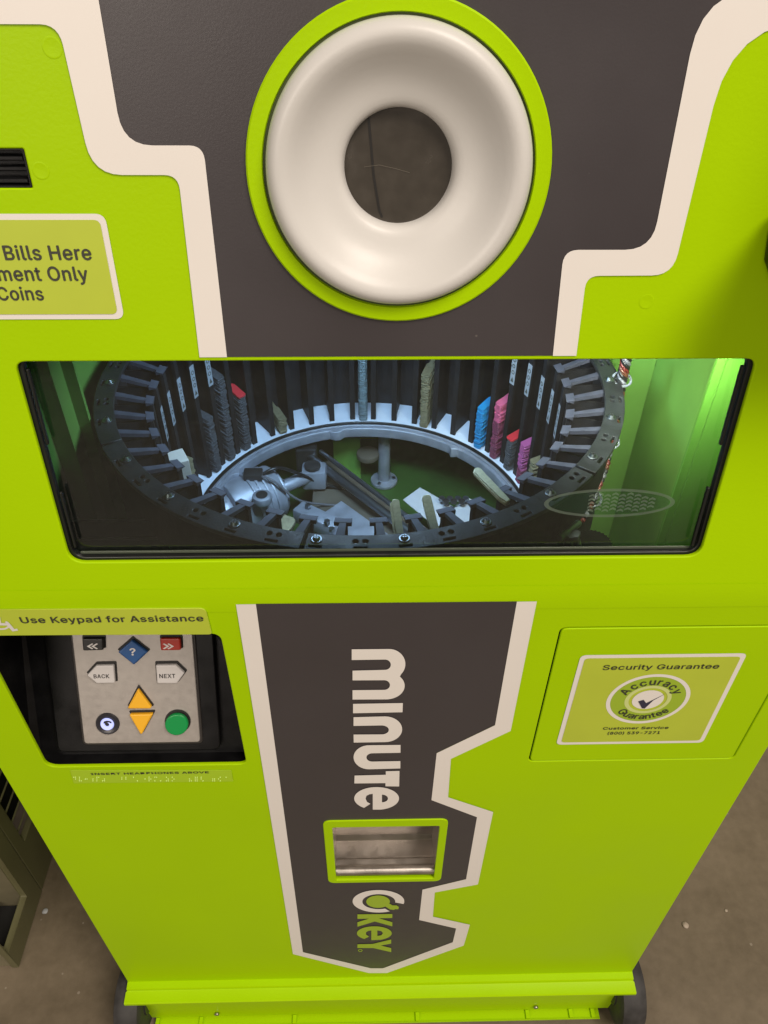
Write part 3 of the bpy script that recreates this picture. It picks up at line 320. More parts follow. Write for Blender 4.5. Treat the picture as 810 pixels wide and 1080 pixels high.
# rounded bend between the two front panels
bm = bmesh.new(); rows = []
P0 = UPF.w(0, UT0 + .0035, .0003); P2 = Vector((0, -.0003, ZB - .0135)); P1 = Vector((0, -.0003, ZB))
for k in range(9):
    t = k / 8; c = P0 * (1 - t) ** 2 + P1 * 2 * t * (1 - t) + P2 * t * t
    rows.append([bm.verts.new((x, c.y - .0001, c.z)) for x in (-.4, .4)])
for a, b in zip(rows, rows[1:]): bm.faces.new((a[0], a[1], b[1], b[0]))
finish('panel_bend', bm_mesh(bm), GREEN, K, 'all')

# lower panel with keypad recess, service door and tray openings
LZ0, LZ1 = .1395, ZB - .010
KP = rp([(-.3515, .7685), (-.1445, .7685), (-.1445, .9790), (-.3515, .9790)], [.012, .010, .010, .006])
door_o = rp([(.1515, .766), (.3700, .766), (.3700, .982), (.1515, .982)], .007)
door_i = rp([(.1530, .7675), (.3685, .7675), (.3685, .9805), (.1530, .9805)], .006)
tr = [(-.0605, .4930), (.0655, .4930), (.0655, .632), (-.0605, .632)]
tray_hole = rp(tr, [.003] * 4)
finish('lower_panel', flat(LOF, [[(-.40, LZ0), (.40, LZ0), (.40, LZ1), (-.40, LZ1)], KP, door_o, tray_hole], 0, .004, .0010), GREEN, K, True)
finish('service_door', flat(LOF, [door_i], .0002, .003, .0008), GREEN, K, True)
finish('door_backing', box(.14, .38, .006, .010, .755, .993), RUB, K)

# cabinet shell: sides, top, back, inner liner
sd = []
for s in (-1, 1):
    bm = bmesh.new()
    x = s * .3985
    pr_ = [(.004, .1395), (.004, ZB - .01), (UPF.w(0, UT0).y + .004, ZB + .01), (UPF.w(0, UT1).y + .004, UPF.w(0, UT1).z), (.72, UPF.w(0, UT1).z), (.72, .1395)]
    a = [bm.verts.new((x, p[0], p[1])) for p in pr_]; b = [bm.verts.new((x - s * .004, p[0], p[1])) for p in pr_]
    bm.faces.new(a); bm.faces.new(b)
    for i in range(len(a)): bm.faces.new((a[i], a[(i + 1) % len(a)], b[(i + 1) % len(a)], b[i]))
    finish('side_panel', bm_mesh(bm), GREEN, K)
zt = UPF.w(0, UT1).z
finish('top_panel', box(-.394, .394, UPF.w(0, UT1).y + .006, .716, zt - .006, zt - .001), GREEN, K)
finish('back_panel', box(-.394, .394, .712, .716, .15, zt - .008), GREEN, K)
# chamber behind the window
bm = bmesh.new()
for s_ in (-1, 1):
    box_bm(bm, min(s_ * .331, s_ * .334), max(s_ * .331, s_ * .334), .150, .68, .70, 1.245); box_bm(bm, min(s_ * .331, s_ * .334), max(s_ * .331, s_ * .334), .05, .1495, 1.03, 1.245)
box_bm(bm, -.330, .330, .677, .68, .70, 1.245)
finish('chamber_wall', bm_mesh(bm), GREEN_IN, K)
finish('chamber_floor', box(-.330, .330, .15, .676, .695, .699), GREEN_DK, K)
finish('chamber_roof', box(-.334, .334, .045, .68, 1.247, 1.251), DARKM, K)
bm = bmesh.new(); box_bm(bm, .300, .3305, .152, .162, .70, 1.245); box_bm(bm, .292, .2998, .154, .158, .70, 1.245)
finish('corner_post', bm_mesh(bm), mat('shaded_green', (.07, .20, .02), .5), K)  # the post's shade is painted in as a darker green
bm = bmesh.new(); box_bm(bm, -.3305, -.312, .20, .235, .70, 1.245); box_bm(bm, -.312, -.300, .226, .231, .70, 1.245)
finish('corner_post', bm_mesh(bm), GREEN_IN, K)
finish('chamber_partition', box(.2635, .3305, .370, .374, .70, 1.245), GREEN_IN, K)
# lower filler under the window, inside
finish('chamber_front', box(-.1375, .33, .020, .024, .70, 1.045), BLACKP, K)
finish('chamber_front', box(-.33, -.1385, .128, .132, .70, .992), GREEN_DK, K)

# window: rubber gasket, glass pane
gask_in = rp([(-.2512, TW0 + .0022), (.2512, TW0 + .0022), (.2500, TW1 - .0010), (-.2500, TW1 - .0010)], [.010, .010, .006, .006])
gask_out = rp([(-.2555, TW0 - .002), (.2555, TW0 - .002), (.2555, TW1 + .002), (-.2555, TW1 + .002)], [.012, .012, .008, .008])
finish('window_gasket', flat(UPF, [gask_out, gask_in], -.0042, .006, .001), RUB, K, True)
bm_me = []
for (t0, t1) in ((.049, .105), (.142, .205)):
    finish('gasket_clip', flat(UPF, [rrect(.2462, t0, .2486, t1, .0008)], -.004, .003, .0006), RUB, K)
    finish('gasket_clip', flat(UPF, [rrect(-.2492, t0 + .004, -.2472, t1, .0008)], -.004, .003, .0006), RUB, K)
finish('glass_edge', flat(UPF, [rrect(-.247, TW0 + .0024, .247, TW0 + .0048, .0008)], -.0080, .0015, .0004), mat('edge_tint', (.07, .085, .06), .25), K)
gm = bpy.data.materials.new('window_glass'); gm.use_nodes = True; nt = gm.node_tree; nt.nodes.clear()
o_ = nt.nodes.new('ShaderNodeOutputMaterial'); tr_ = nt.nodes.new('ShaderNodeBsdfTransparent'); gl = nt.nodes.new('ShaderNodeBsdfGlossy')
df = nt.nodes.new('ShaderNodeBsdfDiffuse'); df.inputs[0].default_value = (.26, .30, .27, 1)  # faint diffuse layer paints in reflected haze along with smudges
tr_.inputs[0].default_value = (.80, .90, .88, 1); gl.inputs['Roughness'].default_value = .03
fr = nt.nodes.new('ShaderNodeFresnel'); fr.inputs[0].default_value = 1.6
mx = nt.nodes.new('ShaderNodeMixShader'); mx2 = nt.nodes.new('ShaderNodeMixShader')
tc = nt.nodes.new('ShaderNodeTexCoord'); nn = nt.nodes.new('ShaderNodeTexNoise'); nn.inputs['Scale'].default_value = 260; nn.inputs['Detail'].default_value = 6
nt.links.new(tc.outputs['Object'], nn.inputs['Vector'])
mr = nt.nodes.new('ShaderNodeMapRange'); mr.inputs[1].default_value = .45; mr.inputs[2].default_value = .8; mr.inputs[3].default_value = .030; mr.inputs[4].default_value = .050
nt.links.new(nn.outputs[0], mr.inputs[0]); nt.links.new(mr.outputs[0], mx2.inputs[0])
nt.links.new(fr.outputs[0], mx.inputs[0]); nt.links.new(tr_.outputs[0], mx.inputs[1]); nt.links.new(gl.outputs[0], mx.inputs[2])
nt.links.new(mx.outputs[0], mx2.inputs[1]); nt.links.new(df.outputs[0], mx2.inputs[2]); nt.links.new(mx2.outputs[0], o_.inputs[0])
WIN = finish('window_pane', flat(UPF, [gask_out], -.0115, 0), gm, K)
# oval reflection painted as a decal on the inner face of the pane
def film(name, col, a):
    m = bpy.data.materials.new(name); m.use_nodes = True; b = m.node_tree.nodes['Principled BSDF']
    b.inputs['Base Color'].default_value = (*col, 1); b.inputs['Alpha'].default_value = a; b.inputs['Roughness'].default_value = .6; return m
REFL_C, REFL_G = film('cream_reflection', (.66, .68, .58), .46), film('green_reflection', (.03, .24, .11), .20)
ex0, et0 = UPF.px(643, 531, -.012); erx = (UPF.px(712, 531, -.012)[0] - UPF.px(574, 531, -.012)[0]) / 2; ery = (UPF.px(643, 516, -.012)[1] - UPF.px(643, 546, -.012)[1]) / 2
em = [(flat(UPF, [circ(ex0, et0, erx, 60, ery), circ(ex0, et0, erx * .93, 60, ery * .82)], -.0125), REFL_C),
      (flat(UPF, [circ(ex0, et0, erx * .925, 60, ery * .81)], -.0130), REFL_G)]
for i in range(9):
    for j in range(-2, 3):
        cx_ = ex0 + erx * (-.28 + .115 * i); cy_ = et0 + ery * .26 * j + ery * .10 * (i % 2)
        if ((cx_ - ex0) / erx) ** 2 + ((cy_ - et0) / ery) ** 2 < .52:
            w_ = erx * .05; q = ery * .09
            em.append((flat(UPF, [[(cx_ - w_, cy_ - q), (cx_, cy_), (cx_ + w_, cy_ - q), (cx_ + w_, cy_ + q * .4), (cx_, cy_ + q * 1.6), (cx_ - w_, cy_ + q * .4)]], -.0122), REFL_C))
finish('oval_reflection', join(em), REFL_C, K, label='faint oval green and cream reflection painted on the window glass')

# ---- charcoal and white graphic on the upper fascia
Bt = .2153
def mir(l): return [(-x, t) for x, t in reversed(l)]
gr_in_L = [(-.1102, Bt), (-.1095, .3455), (-.1565, .3465), (-.1562, .62)]
gr_in_R = [(.1114, Bt), (.1100, .2858), (.1650, .2870), (.1655, .4170), (.60, .62)]
white_L = rp([(-.1283, Bt), (-.1262, .3300), (-.1765, .3315), (-.1765, .4020), (-.40, .4020), (-.40, .4290), (-.1560, .445), (-.1562, .3465), (-.1098, .3465), (-.1102, Bt)],
             [0, .010, .018, .012, 0, 0, 0, .016, .007, 0])
CH_IN = rp([(-.1125, Bt), (-.1125, .3440), (-.1590, .3440), (-.1590, .60), (.3990, .60), (.3990, .4180), (.1690, .4180), (.1680, .2840), (.1120, .2840), (.1130, Bt)],
           [0, .007, .016, 0, 0, 0, .030, .016, .008, 0])
TOPR = UPF.px(806, 23)[1]
WH_R = rp([(.1275, Bt), (.1262, .2698), (.1820, .2700), (.1860, TOPR), (.399, TOPR), (.399, .4225), (.1655, .4226), (.1652, .2862), (.1094, .2862), (.1114, Bt)],
          [0, .008, .014, .042, 0, 0, .030, .017, .009, 0])
finish('charcoal_graphic', flat(UPF, [CH_IN, circ(DC[0], DC[1], .088, 96)], .0005, 0), GREY, K)
TOPL = UPF.px(40, 25.5)[1]; TOPR = UPF.px(806, 23)[1]; print('tops', TOPL, TOPR)
wl = rp([(-.1283, Bt), (-.1262, .3300), (-.1765, .3300), (-.1795, TOPL), (-.399, TOPL), (-.399, .60), (-.1558, .60), (-.1558, .3460), (-.1094, .3460), (-.1098, Bt)],
        [0, .008, .018, .010, 0, 0, 0, .017, .008, 0])
finish('white_outline', flat(UPF, [wl], .0009, 0), CREAM, K)
finish('white_outline', flat(UPF, [WH_R], .0009, 0), CREAM, K)
# ---- green ring, white donut bezel and dark lens
finish('green_ring', lathe([(.0806, .0008), (.0812, .0030), (.0895, .0030), (.0905, .0022), (.0905, .0006)], UPF, *DC), GREEN, K, True)
prof = [(.0770, -.003), (.0783, -.001), (.0788, .002), (.0785, .0058), (.0772, .0092), (.0750, .0118), (.0720, .0132), (.0690, .0130), (.0655, .0112), (.0615, .0078),
        (.0570, .0036), (.0525, .0002), (.0480, -.0022), (.0435, -.0038), (.0400, -.0048), (.0372, -.0058), (.0352, -.0072), (.0338, -.0094), (.0330, -.0130), (.0328, -.018)]
BZ = finish('lens_bezel', lathe(prof, UPF, DC[0], DC[1] + .0005, 128), DONUT, K, 'all')
finish('bezel_gap', lathe([(.0757, .0010), (.0810, .0010)], UPF, *DC), mat('gap_shade', (.04, .06, .004), .6), K)
lm = mat('lens_dark', (.050, .043, .034), .18, nz=.12, nscale=90, spec=.8, rvar=.1)
LN = finish('lens', flat(UPF, [circ(DC[0] + .0002, DC[1] + .0005, .0335, 72)], -.0150, 0), lm, K)
lt = [UPF.px(*p, -.0146) for p in ((388, 118), (391, 150), (394, 185), (400, 222), (403, 229))]
lp = [(a[0] - .0006, a[1]) for a in lt] + [(a[0] + .0007, a[1]) for a in reversed(lt)]
finish('dark_line', flat(UPF, [lp], -.0146, 0), mat('lens_line', (.010, .009, .008), .5), LN)  # thin dark line drawn down the lens
sc = [UPF.px(*p, -.0144) for p in ((384, 176), (400, 174), (418, 178), (432, 182))]
finish('scratch', flat(UPF, [[(a[0], a[1] + .00012) for a in sc] + [(a[0], a[1] - .0001) for a in reversed(sc)]], -.0144, 0), mat('scratch_pale', (.13, .115, .09), .5), LN)

# ---- bill slot and label
bm = bmesh.new()
me_ = [(flat(UPF, [rp([(-.31, .317), (-.209, .317), (-.209, .350), (-.31, .350)], .001)], -.016, .002), BLACKP)]
for k in range(3):
    me_.append((flat(UPF, [rrect(-.306, .3245 + .0062 * k, -.2165, .3272 + .0062 * k, .0005)], -.003 - .003 * (k == 1), .010, .0008), BLACKP))
me_.append((flat(UPF, [bill_slot, rp([(-.299, .3238), (-.2155, .3238), (-.2155, .3428), (-.299, .3428)], .001)], -.0006, .014, .0004), BLACKP))
finish('bill_slot', join(me_), BLACKP, K)
lab_o = rp([(-.30, .2420), (-.1738, .2420), (-.1738, .3080), (-.30, .3080)], [0, .006, .006, 0])
lab_i = rp([(-.30, .2455), (-.1775, .2455), (-.1775, .3045), (-.30, .3045)], [0, .004, .004, 0])
lb = finish('bill_label', join([(flat(UPF, [lab_o], .0006, 0), CREAM), (flat(UPF, [lab_i], .0010, 0), PALE)]), PALE, K)
def line_right(F, s, tail, u0, u1, vb, vt, h, off=.03):
    """place s so that its last part `tail` spans pixels u0..u1 on frame F"""
    x0, tb = F.px(u0, vb, h); x1, _ = F.px(u1, vb, h); _, tt = F.px(u1, vt, h)
    m1 = text_mesh(tail, off); a, b, c, d = ext(m1); sx = (x1 - x0) / (b - a); bpy.data.meshes.remove(m1)
    m2 = text_mesh(s, off); a2, b2, *_r = ext(m2)
    m2.transform(Matrix.Translation((x1, tb, 0)) @ Matrix.Diagonal((sx, (tt - tb) / ext_cap(off), 1, 1)) @ Matrix.Translation((-b2, 0, 0)))
    return to_frame(m2, F, h)
tm = [(line_right(UPF, 'Insert Bills Here', 'Bills Here', 5.5, 97.5, 274, 258.7, .0013), INK),
      (line_right(UPF, 'Exact Payment Only', 'ment Only', -1, 94, 296, 281, .0013), INK),
      (line_right(UPF, 'No Coins', 'Coins', -1.5, 47, 316.5, 302.5, .0013), INK)]
finish('label_text', join(tm), INK, lb)
# faint screw dimples
for (u, v, r) in ((55, 50, .0055), (43, 180, .0050), (682, 318, .0050)):
    x, t = UPF.px(u, v)
    finish('filled_screw', lathe([(0, .00012), (r * .80, .00012), (r * .92, .0002), (r, .00008)], UPF, x, t, 36), GREEN, K, True)

# ---- lower graphic
def L(pts): return PXL(LOF, pts)
lo_out = [(249, 636.6), (566, 633.4), (538.5, 770), (475.5, 799.5), (472.5, 840), (520, 855.5), (504, 932), (458.5, 940.5), (456.5, 966), (495.5, 974.5), (489, 996.5), (408, 1025.5), (389, 1025.5), (309, 1005.5)]
lo_in = [(270, 636.3), (545, 633.7), (522, 764), (460.5, 793.5), (455, 843), (503, 861), (491.5, 926.5), (445.5, 937.5), (442, 969.5), (481, 978.5), (477.5, 993), (404, 1020.5), (391, 1020.5), (319.5, 1003.5)]
oo = L(lo_out); ii = L(lo_in)
ring_ = oo[1:] + [oo[0]] + [ii[0]] + ii[:0:-1]
finish('white_outline', flat(LOF, [rp(ring_, [0] + [.002] * 8 + [.004] * 4 + [0, 0] + [.003] * 4 + [.001] * 8 + [0])], .0010, 0), CREAM, K)
finish('charcoal_graphic', flat(LOF, [rp(L(lo_in), [0, 0] + [.001] * 8 + [.003] * 4), tray_hole], .0007, 0), GREY, K)

# minute KEY lettering
def ea(cx, cy, rx, ry, a0, a1, n=18): return [(cx + rx * math.cos(R(a0 + (a1 - a0) * k / n)), cy + ry * math.sin(R(a0 + (a1 - a0) * k / n))) for k in range(n + 1)]
def Lm(pts): return L([(340 + p[0] / 5.683, 670 + p[1] / 5.683) for p in pts])
def Lk(pts): return L([(330 + p[0] / 5.0625, 855 + p[1] / 5.0625) for p in pts])
H = .0014
glyphs = [[Lm([(176, 77)] + ea(400, 165, 97, 90, -90, 42) + ea(380, 295, 113, 82, -42, 90) + [(181, 378), (181, 322)] + ea(370, 291, 35, 29, 90, -90) + [(181, 263), (181, 205)] + ea(375, 169, 35, 31, 90, -90) + [(176, 141)])],
          [Lm([(184, 404), (482, 399), (480, 454), (184, 460)])],
          [Lm([(187, 484)] + ea(375, 556, 103, 77, -90, 90) + [(188, 636), (187, 588)] + ea(355, 560, 43, 27, 90, -90) + [(187, 536)])],
          [Lm([(468, 650)] + ea(280, 724, 93, 72, -90, -270) + [(467, 791), (467, 747)] + ea(300, 725, 36, 25, 90, 270) + [(468, 697)])],
          [Lm([(380, 808), (462, 806), (460, 899), (378, 898), (378, 879), (192, 881), (193, 834), (380, 829)])],
          [Lm([(302, 1038)] + ea(325, 971, 134, 68, 80, -125, 30) + ea(325, 971, 134, 68, -126, -236, 20) + [(288, 1003), (268, 992), (259, 972), (264, 955), (282, 946), (302, 943)]), Lm([(357, 948)] + ea(357, 971, 36, 23, -80, 80, 10) + [(357, 994)])]]
finish('brand_lettering', join([(flat(LOF, g, H, 0), CREAM) for g in glyphs]), CREAM, K, label='white lower-case word minute set sideways')
finish('brand_ring', flat(LOF, [Lk(ea(350, 478, 138, 60, 14, -296, 40) + ea(352, 480, 88, 40, -292, 6, 40))], H, 0), CREAM, K)
kg = [[Lk(ea(348, 480, 63, 33, 20, -308, 40) + [(412, 522), (432, 524), (440, 520), (456, 521), (459, 508), (446, 500), (424, 500), (414, 493)])],
      [Lk([(238, 548), (424, 546), (424, 567), (352, 569), (424, 590), (424, 612), (330, 586), (238, 614), (238, 590), (300, 571), (238, 572)])],
      [Lk([(312, 686)] + ea(328, 649, 93, 37, 70, -235, 36) + [(300, 667), (284, 656), (284, 643), (296, 636), (312, 634)]), Lk([(344, 634), (365, 637), (374, 648), (365, 660), (344, 663)])],
      [Lk([(238, 708), (320, 706), (418, 682), (418, 704), (362, 715), (418, 728), (418, 750), (322, 728), (238, 728)])],
      [Lk(circ(253, 741, 12, 20, 7)), Lk(circ(253, 741, 8, 20, 4))]]
finish('brand_lettering', join([(flat(LOF, g, H, 0), GREENINK) for g in kg]), GREENINK, K, label='green word KEY set sideways under a round key emblem')

# ---- steel tray in its green frame
fo = rp([(-.0705, .4860), (.0745, .4860), (.0745, .6485), (-.0705, .6485)], .010)
TF = finish('tray_frame', flat(LOF, [fo, rp([(-.0600, .4940), (.0650, .4940), (.0650, .6330), (-.0600, .6330)], .003)], .0022, .004, .0008), GREEN, K, True)
bm = bmesh.new()
for s, x in ((-1, -.0615), (1, .0665)): box_bm(bm, x - .0006, x + .0006, .003, .065, .488, .640)
pr_ = [(.0045, .642), (.026, .640), (.030, .592), (.0330, .5895), (.050, .535), (.052, .505), (.048, .497), (.006, .4925)]
for (a, b) in zip(pr_, pr_[1:]):
    v = [bm.verts.new((-.0608, a[0], a[1])), bm.verts.new((.0658, a[0], a[1])), bm.verts.new((.0658, b[0], b[1])), bm.verts.new((-.0608, b[0], b[1]))]
    bm.faces.new(v)
TY = finish('tray', bm_mesh(bm), STEEL, K)
finish('tray_lip', cyl((-.0602, .0072, .5010), (.0652, .0072, .5010), .0062, 28), STEEL, TY, True)
finish('tray_flap', box(-.0600, .0650, .0165, .0185, .512, .5150), STEEL, TY)

# ---- keypad recess
bm = bmesh.new()
xl, xr, z0, z1 = -.3515, -.1445, .7685, .985
def quad(bm, *p): bm.faces.new([bm.verts.new(q) for q in p])
kb = KPF.w(0, -.018, -.0105); kt = KPF.w(0, .226, -.0105)
quad(bm, (xl - .02, .002, z0 - .02), (xl - .02, .002, z1 + .004), (xl - .012, kt.y, kt.z), (xl - .012, kb.y, kb.z))
quad(bm, (xr + .002, .002, z0 - .02), (xr + .002, .002, z1 + .004), (xr + .002, kt.y, kt.z), (xr + .002, kb.y, kb.z))
quad(bm, (xl - .02, .002, z0 - .004), (xr + .002, .002, z0 - .004), (xr + .002, kb.y, kb.z), (xl - .02, kb.y, kb.z))
quad(bm, (xl - .02, .002, z1 + .004), (xr + .002, .002, z1 + .004), (xr + .002, kt.y, kt.z), (xl - .02, kt.y, kt.z))
quad(bm, (xl - .02, kb.y, kb.z), (xr + .002, kb.y, kb.z), (xr + .002, kt.y, kt.z), (xl - .02, kt.y, kt.z))
finish('keypad_recess', bm_mesh(bm), BLACKP, K)
def kp(pts, h=0): return PXL(KPF, pts, h)
# raised black surround and steel plate
a = kp([(73, 660), (200, 660), (213.5, 782), (91, 784)])
x0 = (a[0][0] + a[3][0]) / 2; x1 = (a[1][0] + a[2][0]) / 2; tb = a[3][1]; print('keypad', a)
sur = rp([(x0 - .030, tb - .012), (x1 + .020, tb - .012), (x1 + .020, tb + .24), (x0 - .030, tb + .24)], .008)
KS = finish('keypad_surround', flat(KPF, [sur], -.0028, .007, .0015), BLACKP, K, True)
plate = rp([(x0, tb), (x1, tb), (x1, tb + .22), (x0, tb + .22)], .004)
edge = rp([(x0 - .0028, tb - .0032), (x1 + .0024, tb - .0032), (x1 + .0024, tb + .223), (x0 - .0028, tb + .223)], .006)
finish('keypad_rim', flat(KPF, [edge], -.0012, .003, .001), mat('rim_plastic', (.03, .026, .024), .35), KS, True)
KD = finish('keypad', flat(KPF, [plate], .0008, .004, .0008), KSTEEL, K, True)
def KC(pts): return [(70 + p[0] / 5.4, 660 + p[1] / 5.4) for p in pts]
def button(pts, m, glyph=None, gm_=None, rad=.0016, lift=.0055, label=None, well=1.0):
    base = kp(KC(pts), lift)                       # top face traced at its raised height
    cx = sum(p[0] for p in base) / len(base); ct = sum(p[1] for p in base) / len(base)
    top = rp(base, rad, 4) if rad else base
    wl_ = [(cx + (p[0] - cx) * 1.13 + .0003, ct + (p[1] - ct) * 1.13 + .0014) for p in base]
    parts = [(flat(KPF, [rp(wl_, rad, 4) if rad else wl_], .00115, 0), WELL), (flat(KPF, [top], lift, .0050, .0014), m)]
    if glyph: parts += [(g, gm_) for g in glyph]
    o = finish('button', join(parts), m, KD, label=label)
    for p in o.data.polygons: p.use_smooth = False
    return o
def gt(s, x0, x1, yb, yt, h=.0057, off=.035):
    A = kp(KC([(x0, yb), (x1, yb), (x1, yt)]), h); return text_box(KPF, s, A[0][0], A[1][0], A[0][1], A[2][1] - A[1][1], h, off)
def chev(pts, h=.0057): return flat(KPF, [kp(KC(pts), h)], h, 0)
def dbl(x, y, s):
    out = []
    for k in (0, 1):
        a_ = x + s * k * 26
        out.append(chev([(a_ - s * 0, y), (a_ + s * 30, y - 17), (a_ + s * 38, y - 13), (a_ + s * 16, y), (a_ + s * 38, y + 13), (a_ + s * 30, y + 17)]))
    return out
button([(88, 74), (208, 74), (210, 140), (94, 144)], KBTN, dbl(116, 117, 1), MARK, label='black button with double left arrows')
button([(532, 73), (648, 73), (652, 140), (538, 142)], RED, dbl(613, 117, -1), MARK, label='red button with double right arrows')
button([(372, 84), (461, 152), (384, 224), (293, 152)], BLUE, [gt('?', 362, 396, 168, 128)], MARK, rad=.001, label='blue diamond button with question mark')
button([(168, 228), (268, 226), (275, 328), (172, 330), (115, 284)], WBTN, [gt('BACK', 156, 246, 299, 277)], GMARK, label='grey arrow-shaped BACK button')
button([(508, 226), (622, 224), (672, 272), (628, 330), (516, 330)], WBTN, [gt('NEXT', 530, 622, 298, 275)], GMARK, label='grey arrow-shaped NEXT button')
button([(405, 362), (483, 466), (476, 474), (352, 474), (350, 466)], YEL, rad=.001, label='yellow up triangle button')
button([(362, 506), (488, 503), (490, 510), (430, 618), (420, 618), (358, 512)], YEL, rad=.001, label='yellow down triangle button')
button(ea(626, 566, 66, 60, 0, 351, 40), GRN, rad=0, lift=.0065, label='round green button')
cxy = kp(KC([(236, 556)]), .001)[0]
jr = (kp(KC([(304, 556)]), .001)[0][0] - kp(KC([(168, 556)]), .001)[0][0]) / 2
J = finish('headphone_jack', lathe([(0, .0022), (jr * .60, .0022), (jr * .72, .003), (jr * .95, .003), (jr, .0015), (jr, .0004)], KPF, cxy[0], cxy[1], 48), mat('jack_black', (.02, .02, .025), .3), KD, True)
finish('jack_light', lathe([(jr * .17, .0029), (jr * .22, .0044), (jr * .50, .0044), (jr * .57, .0029)], KPF, cxy[0], cxy[1] + .0003, 40), LITJ, J, True)
finish('jack_hole', lathe([(0, .0032), (jr * .19, .0032)], KPF, cxy[0], cxy[1] + .0003, 24), WELL, J)
finish('jack_cap', flat(KPF, [kp(KC([(210, 556), (214, 545), (230, 540), (250, 543), (258, 550), (256, 557), (243, 551), (228, 551), (220, 557)]), .0048)], .0048, 0), WELL, J)

# assistance strip over the recess
st = rp([(-.399, .9825), (-.1510, .9800), (-.1520, 1.0135), (-.399, 1.0150)], [0, .003, .006, 0])
ST = finish('assistance_label', flat(LOF, [st], .0016, .0012, .0002), PALE, K)
def lt_box(F, s, u0, u1, vb, vt, h, off=.03):
    x0, tb = F.px(u0, vb, h); x1, _ = F.px(u1, vb, h); _, tt = F.px(u1, vt, h); return text_box(F, s, x0, x1, tb, tt - tb, h, off)
finish('label_text', lt_box(LOF, 'Use Keypad for Assistance', 22.5, 215.5, 657.2, 648.8, .0020, .03), INK, ST)
wc = [L([(-6, 662)] + [(p[0], p[1]) for p in ea(3, 657.5, 8.5, 5.0, 170, -60, 16)] + ea(3, 657.5, 6, 3.2, -60, 170, 16))]
wcm = [(flat(LOF, wc, .0020, 0), MARK), (flat(LOF, [L([(-2, 649), (1, 649), (2, 655), (11, 655.5), (16, 661.5), (19, 661), (20, 663), (14, 664), (8.5, 657.8), (-1, 657.5)])], .0021, 0), MARK)]
finish('wheelchair_symbol', join(wcm), MARK, ST)
# headphones label with braille
hl = rp(L([(74, 811.5), (244, 811.5), (246, 823.5), (78, 825.5)]), .0008)
HL = finish('headphone_label', flat(LOF, [hl], .0008, .0004, .0001), mat('clear_label', (.40, .615, .02), .3), K)
finish('label_text', lt_box(LOF, 'INSERT HEADPHONES ABOVE', 96, 221, 817.4, 813.6, .0012, .03), INK, HL)
bd = []
for c in range(27):
    for (dx, dy) in ((0, 0), (1.9, 0), (0, 1.9), (1.9, 1.9), (0, 3.8), (1.9, 3.8)):
        if random.random() < .36 and c not in (6, 7, 19, 23):
            x, t = LOF.px(78 + c * 6.1 + dx, 819 + dy); bd.append((lathe([(0, .0018), (.0005, .0014), (.0009, .0008)], LOF, x, t, 8), mat('braille_dot', (.46, .63, .10), .3)))
finish('braille', join(bd), mat('braille_dot', (.5, .64, .15), .3), HL)

# ---- security sticker on the service door
def c3(u, v): return LOF.px(580 + u / 3.682, 680 + v / 3.682)
sx0 = (c3(120, 40)[0] + c3(22, 386)[0]) / 2; sx1 = (c3(767, 30)[0] + c3(592, 377)[0]) / 2; sz0 = (c3(22, 386)[1] + c3(592, 377)[1]) / 2; sz1 = (c3(120, 38)[1] + c3(767, 30)[1]) / 2
SK = finish('security_sticker', join([(flat(LOF, [rrect(sx0, sz0, sx1, sz1, .006)], .0008, 0), CREAM), (flat(LOF, [rrect(sx0 + .0045, sz0 + .0045, sx1 - .0045, sz1 - .0045, .004)], .0011, 0), PALE)]), PALE, K)
def l3(s, u0, u1, vb, vt, h=.0015, off=.02): return lt_box(LOF, s, 580 + u0 / 3.682, 580 + u1 / 3.682, 680 + vb / 3.682, 680 + vt / 3.682, h, off)
scx, scz = c3(379, 209)
srx = (c3(541, 205)[0] - c3(217, 213)[0]) / 2; srz = (c3(379, 115)[1] - c3(379, 303)[1]) / 2
print('sticker ring', srx, srz, sx0, sx1, sz0, sz1); sr = (srx + srz) / 2
tx = [(l3('Security Guarantee', 203, 652, 98, 74), INK), (l3('Customer Service', 205, 458, 330, 317, off=.03), INK), (l3('(800) 539-7271', 223, 425, 349, 336, off=.03), INK)]
def arc_text(s, cx, cz, r, a_mid, step, cap, top=True):
    out = []; ws = []
    for ch in s:
        m = text_mesh(ch, .03); a, b, c, d = ext(m); ws.append((m, a, b))
    k = cap / ext_cap(.03); tot = sum((b - a) * k + step for m, a, b in ws) - step
    pos = -tot / 2
    for m, a, b in ws:
        w_ = (b - a) * k; s_ = pos + w_ / 2; pos += w_ + step; th = s_ / r
        if top: ang = a_mid - th; rot = ang - PI / 2; rr = r
        else: ang = a_mid + th; rot = ang + PI / 2; rr = r
        m.transform(Matrix.Translation((cx + rr * math.cos(ang), cz + rr * math.sin(ang), 0)) @ Matrix.Rotation(rot, 4, 'Z') @ Matrix.Diagonal((k, k, 1, 1)) @ Matrix.Translation((-(a + b) / 2, 0, 0)))
        out.append((to_frame(m, LOF, .0016), INK))
    return out
tx += arc_text('Accuracy', scx, scz, sr * .60, PI / 2, sr * .03, sr * .235)
tx += arc_text('Guarantee', scx, scz, sr * .80, -PI / 2, sr * .03, sr * .215, False)
finish('label_text', join(tx), INK, SK)
rg = [(flat(LOF, [circ(scx, scz, sr, 72), circ(scx, scz, sr * .90, 72)], .0013, 0), CREAM), (flat(LOF, [circ(scx, scz, sr * .895, 72), circ(scx, scz, sr * .56, 72)], .00125, 0), GREENINK),
      (flat(LOF, [circ(scx, scz, sr * .56, 72), circ(scx, scz, sr * .46, 72)], .0014, 0), mat('pale_ring', (.6, .68, .25), .45)), (flat(LOF, [circ(scx, scz, sr * .38, 72)], .0014, 0), CREAM)]
finish('seal', join(rg), CREAM, SK)
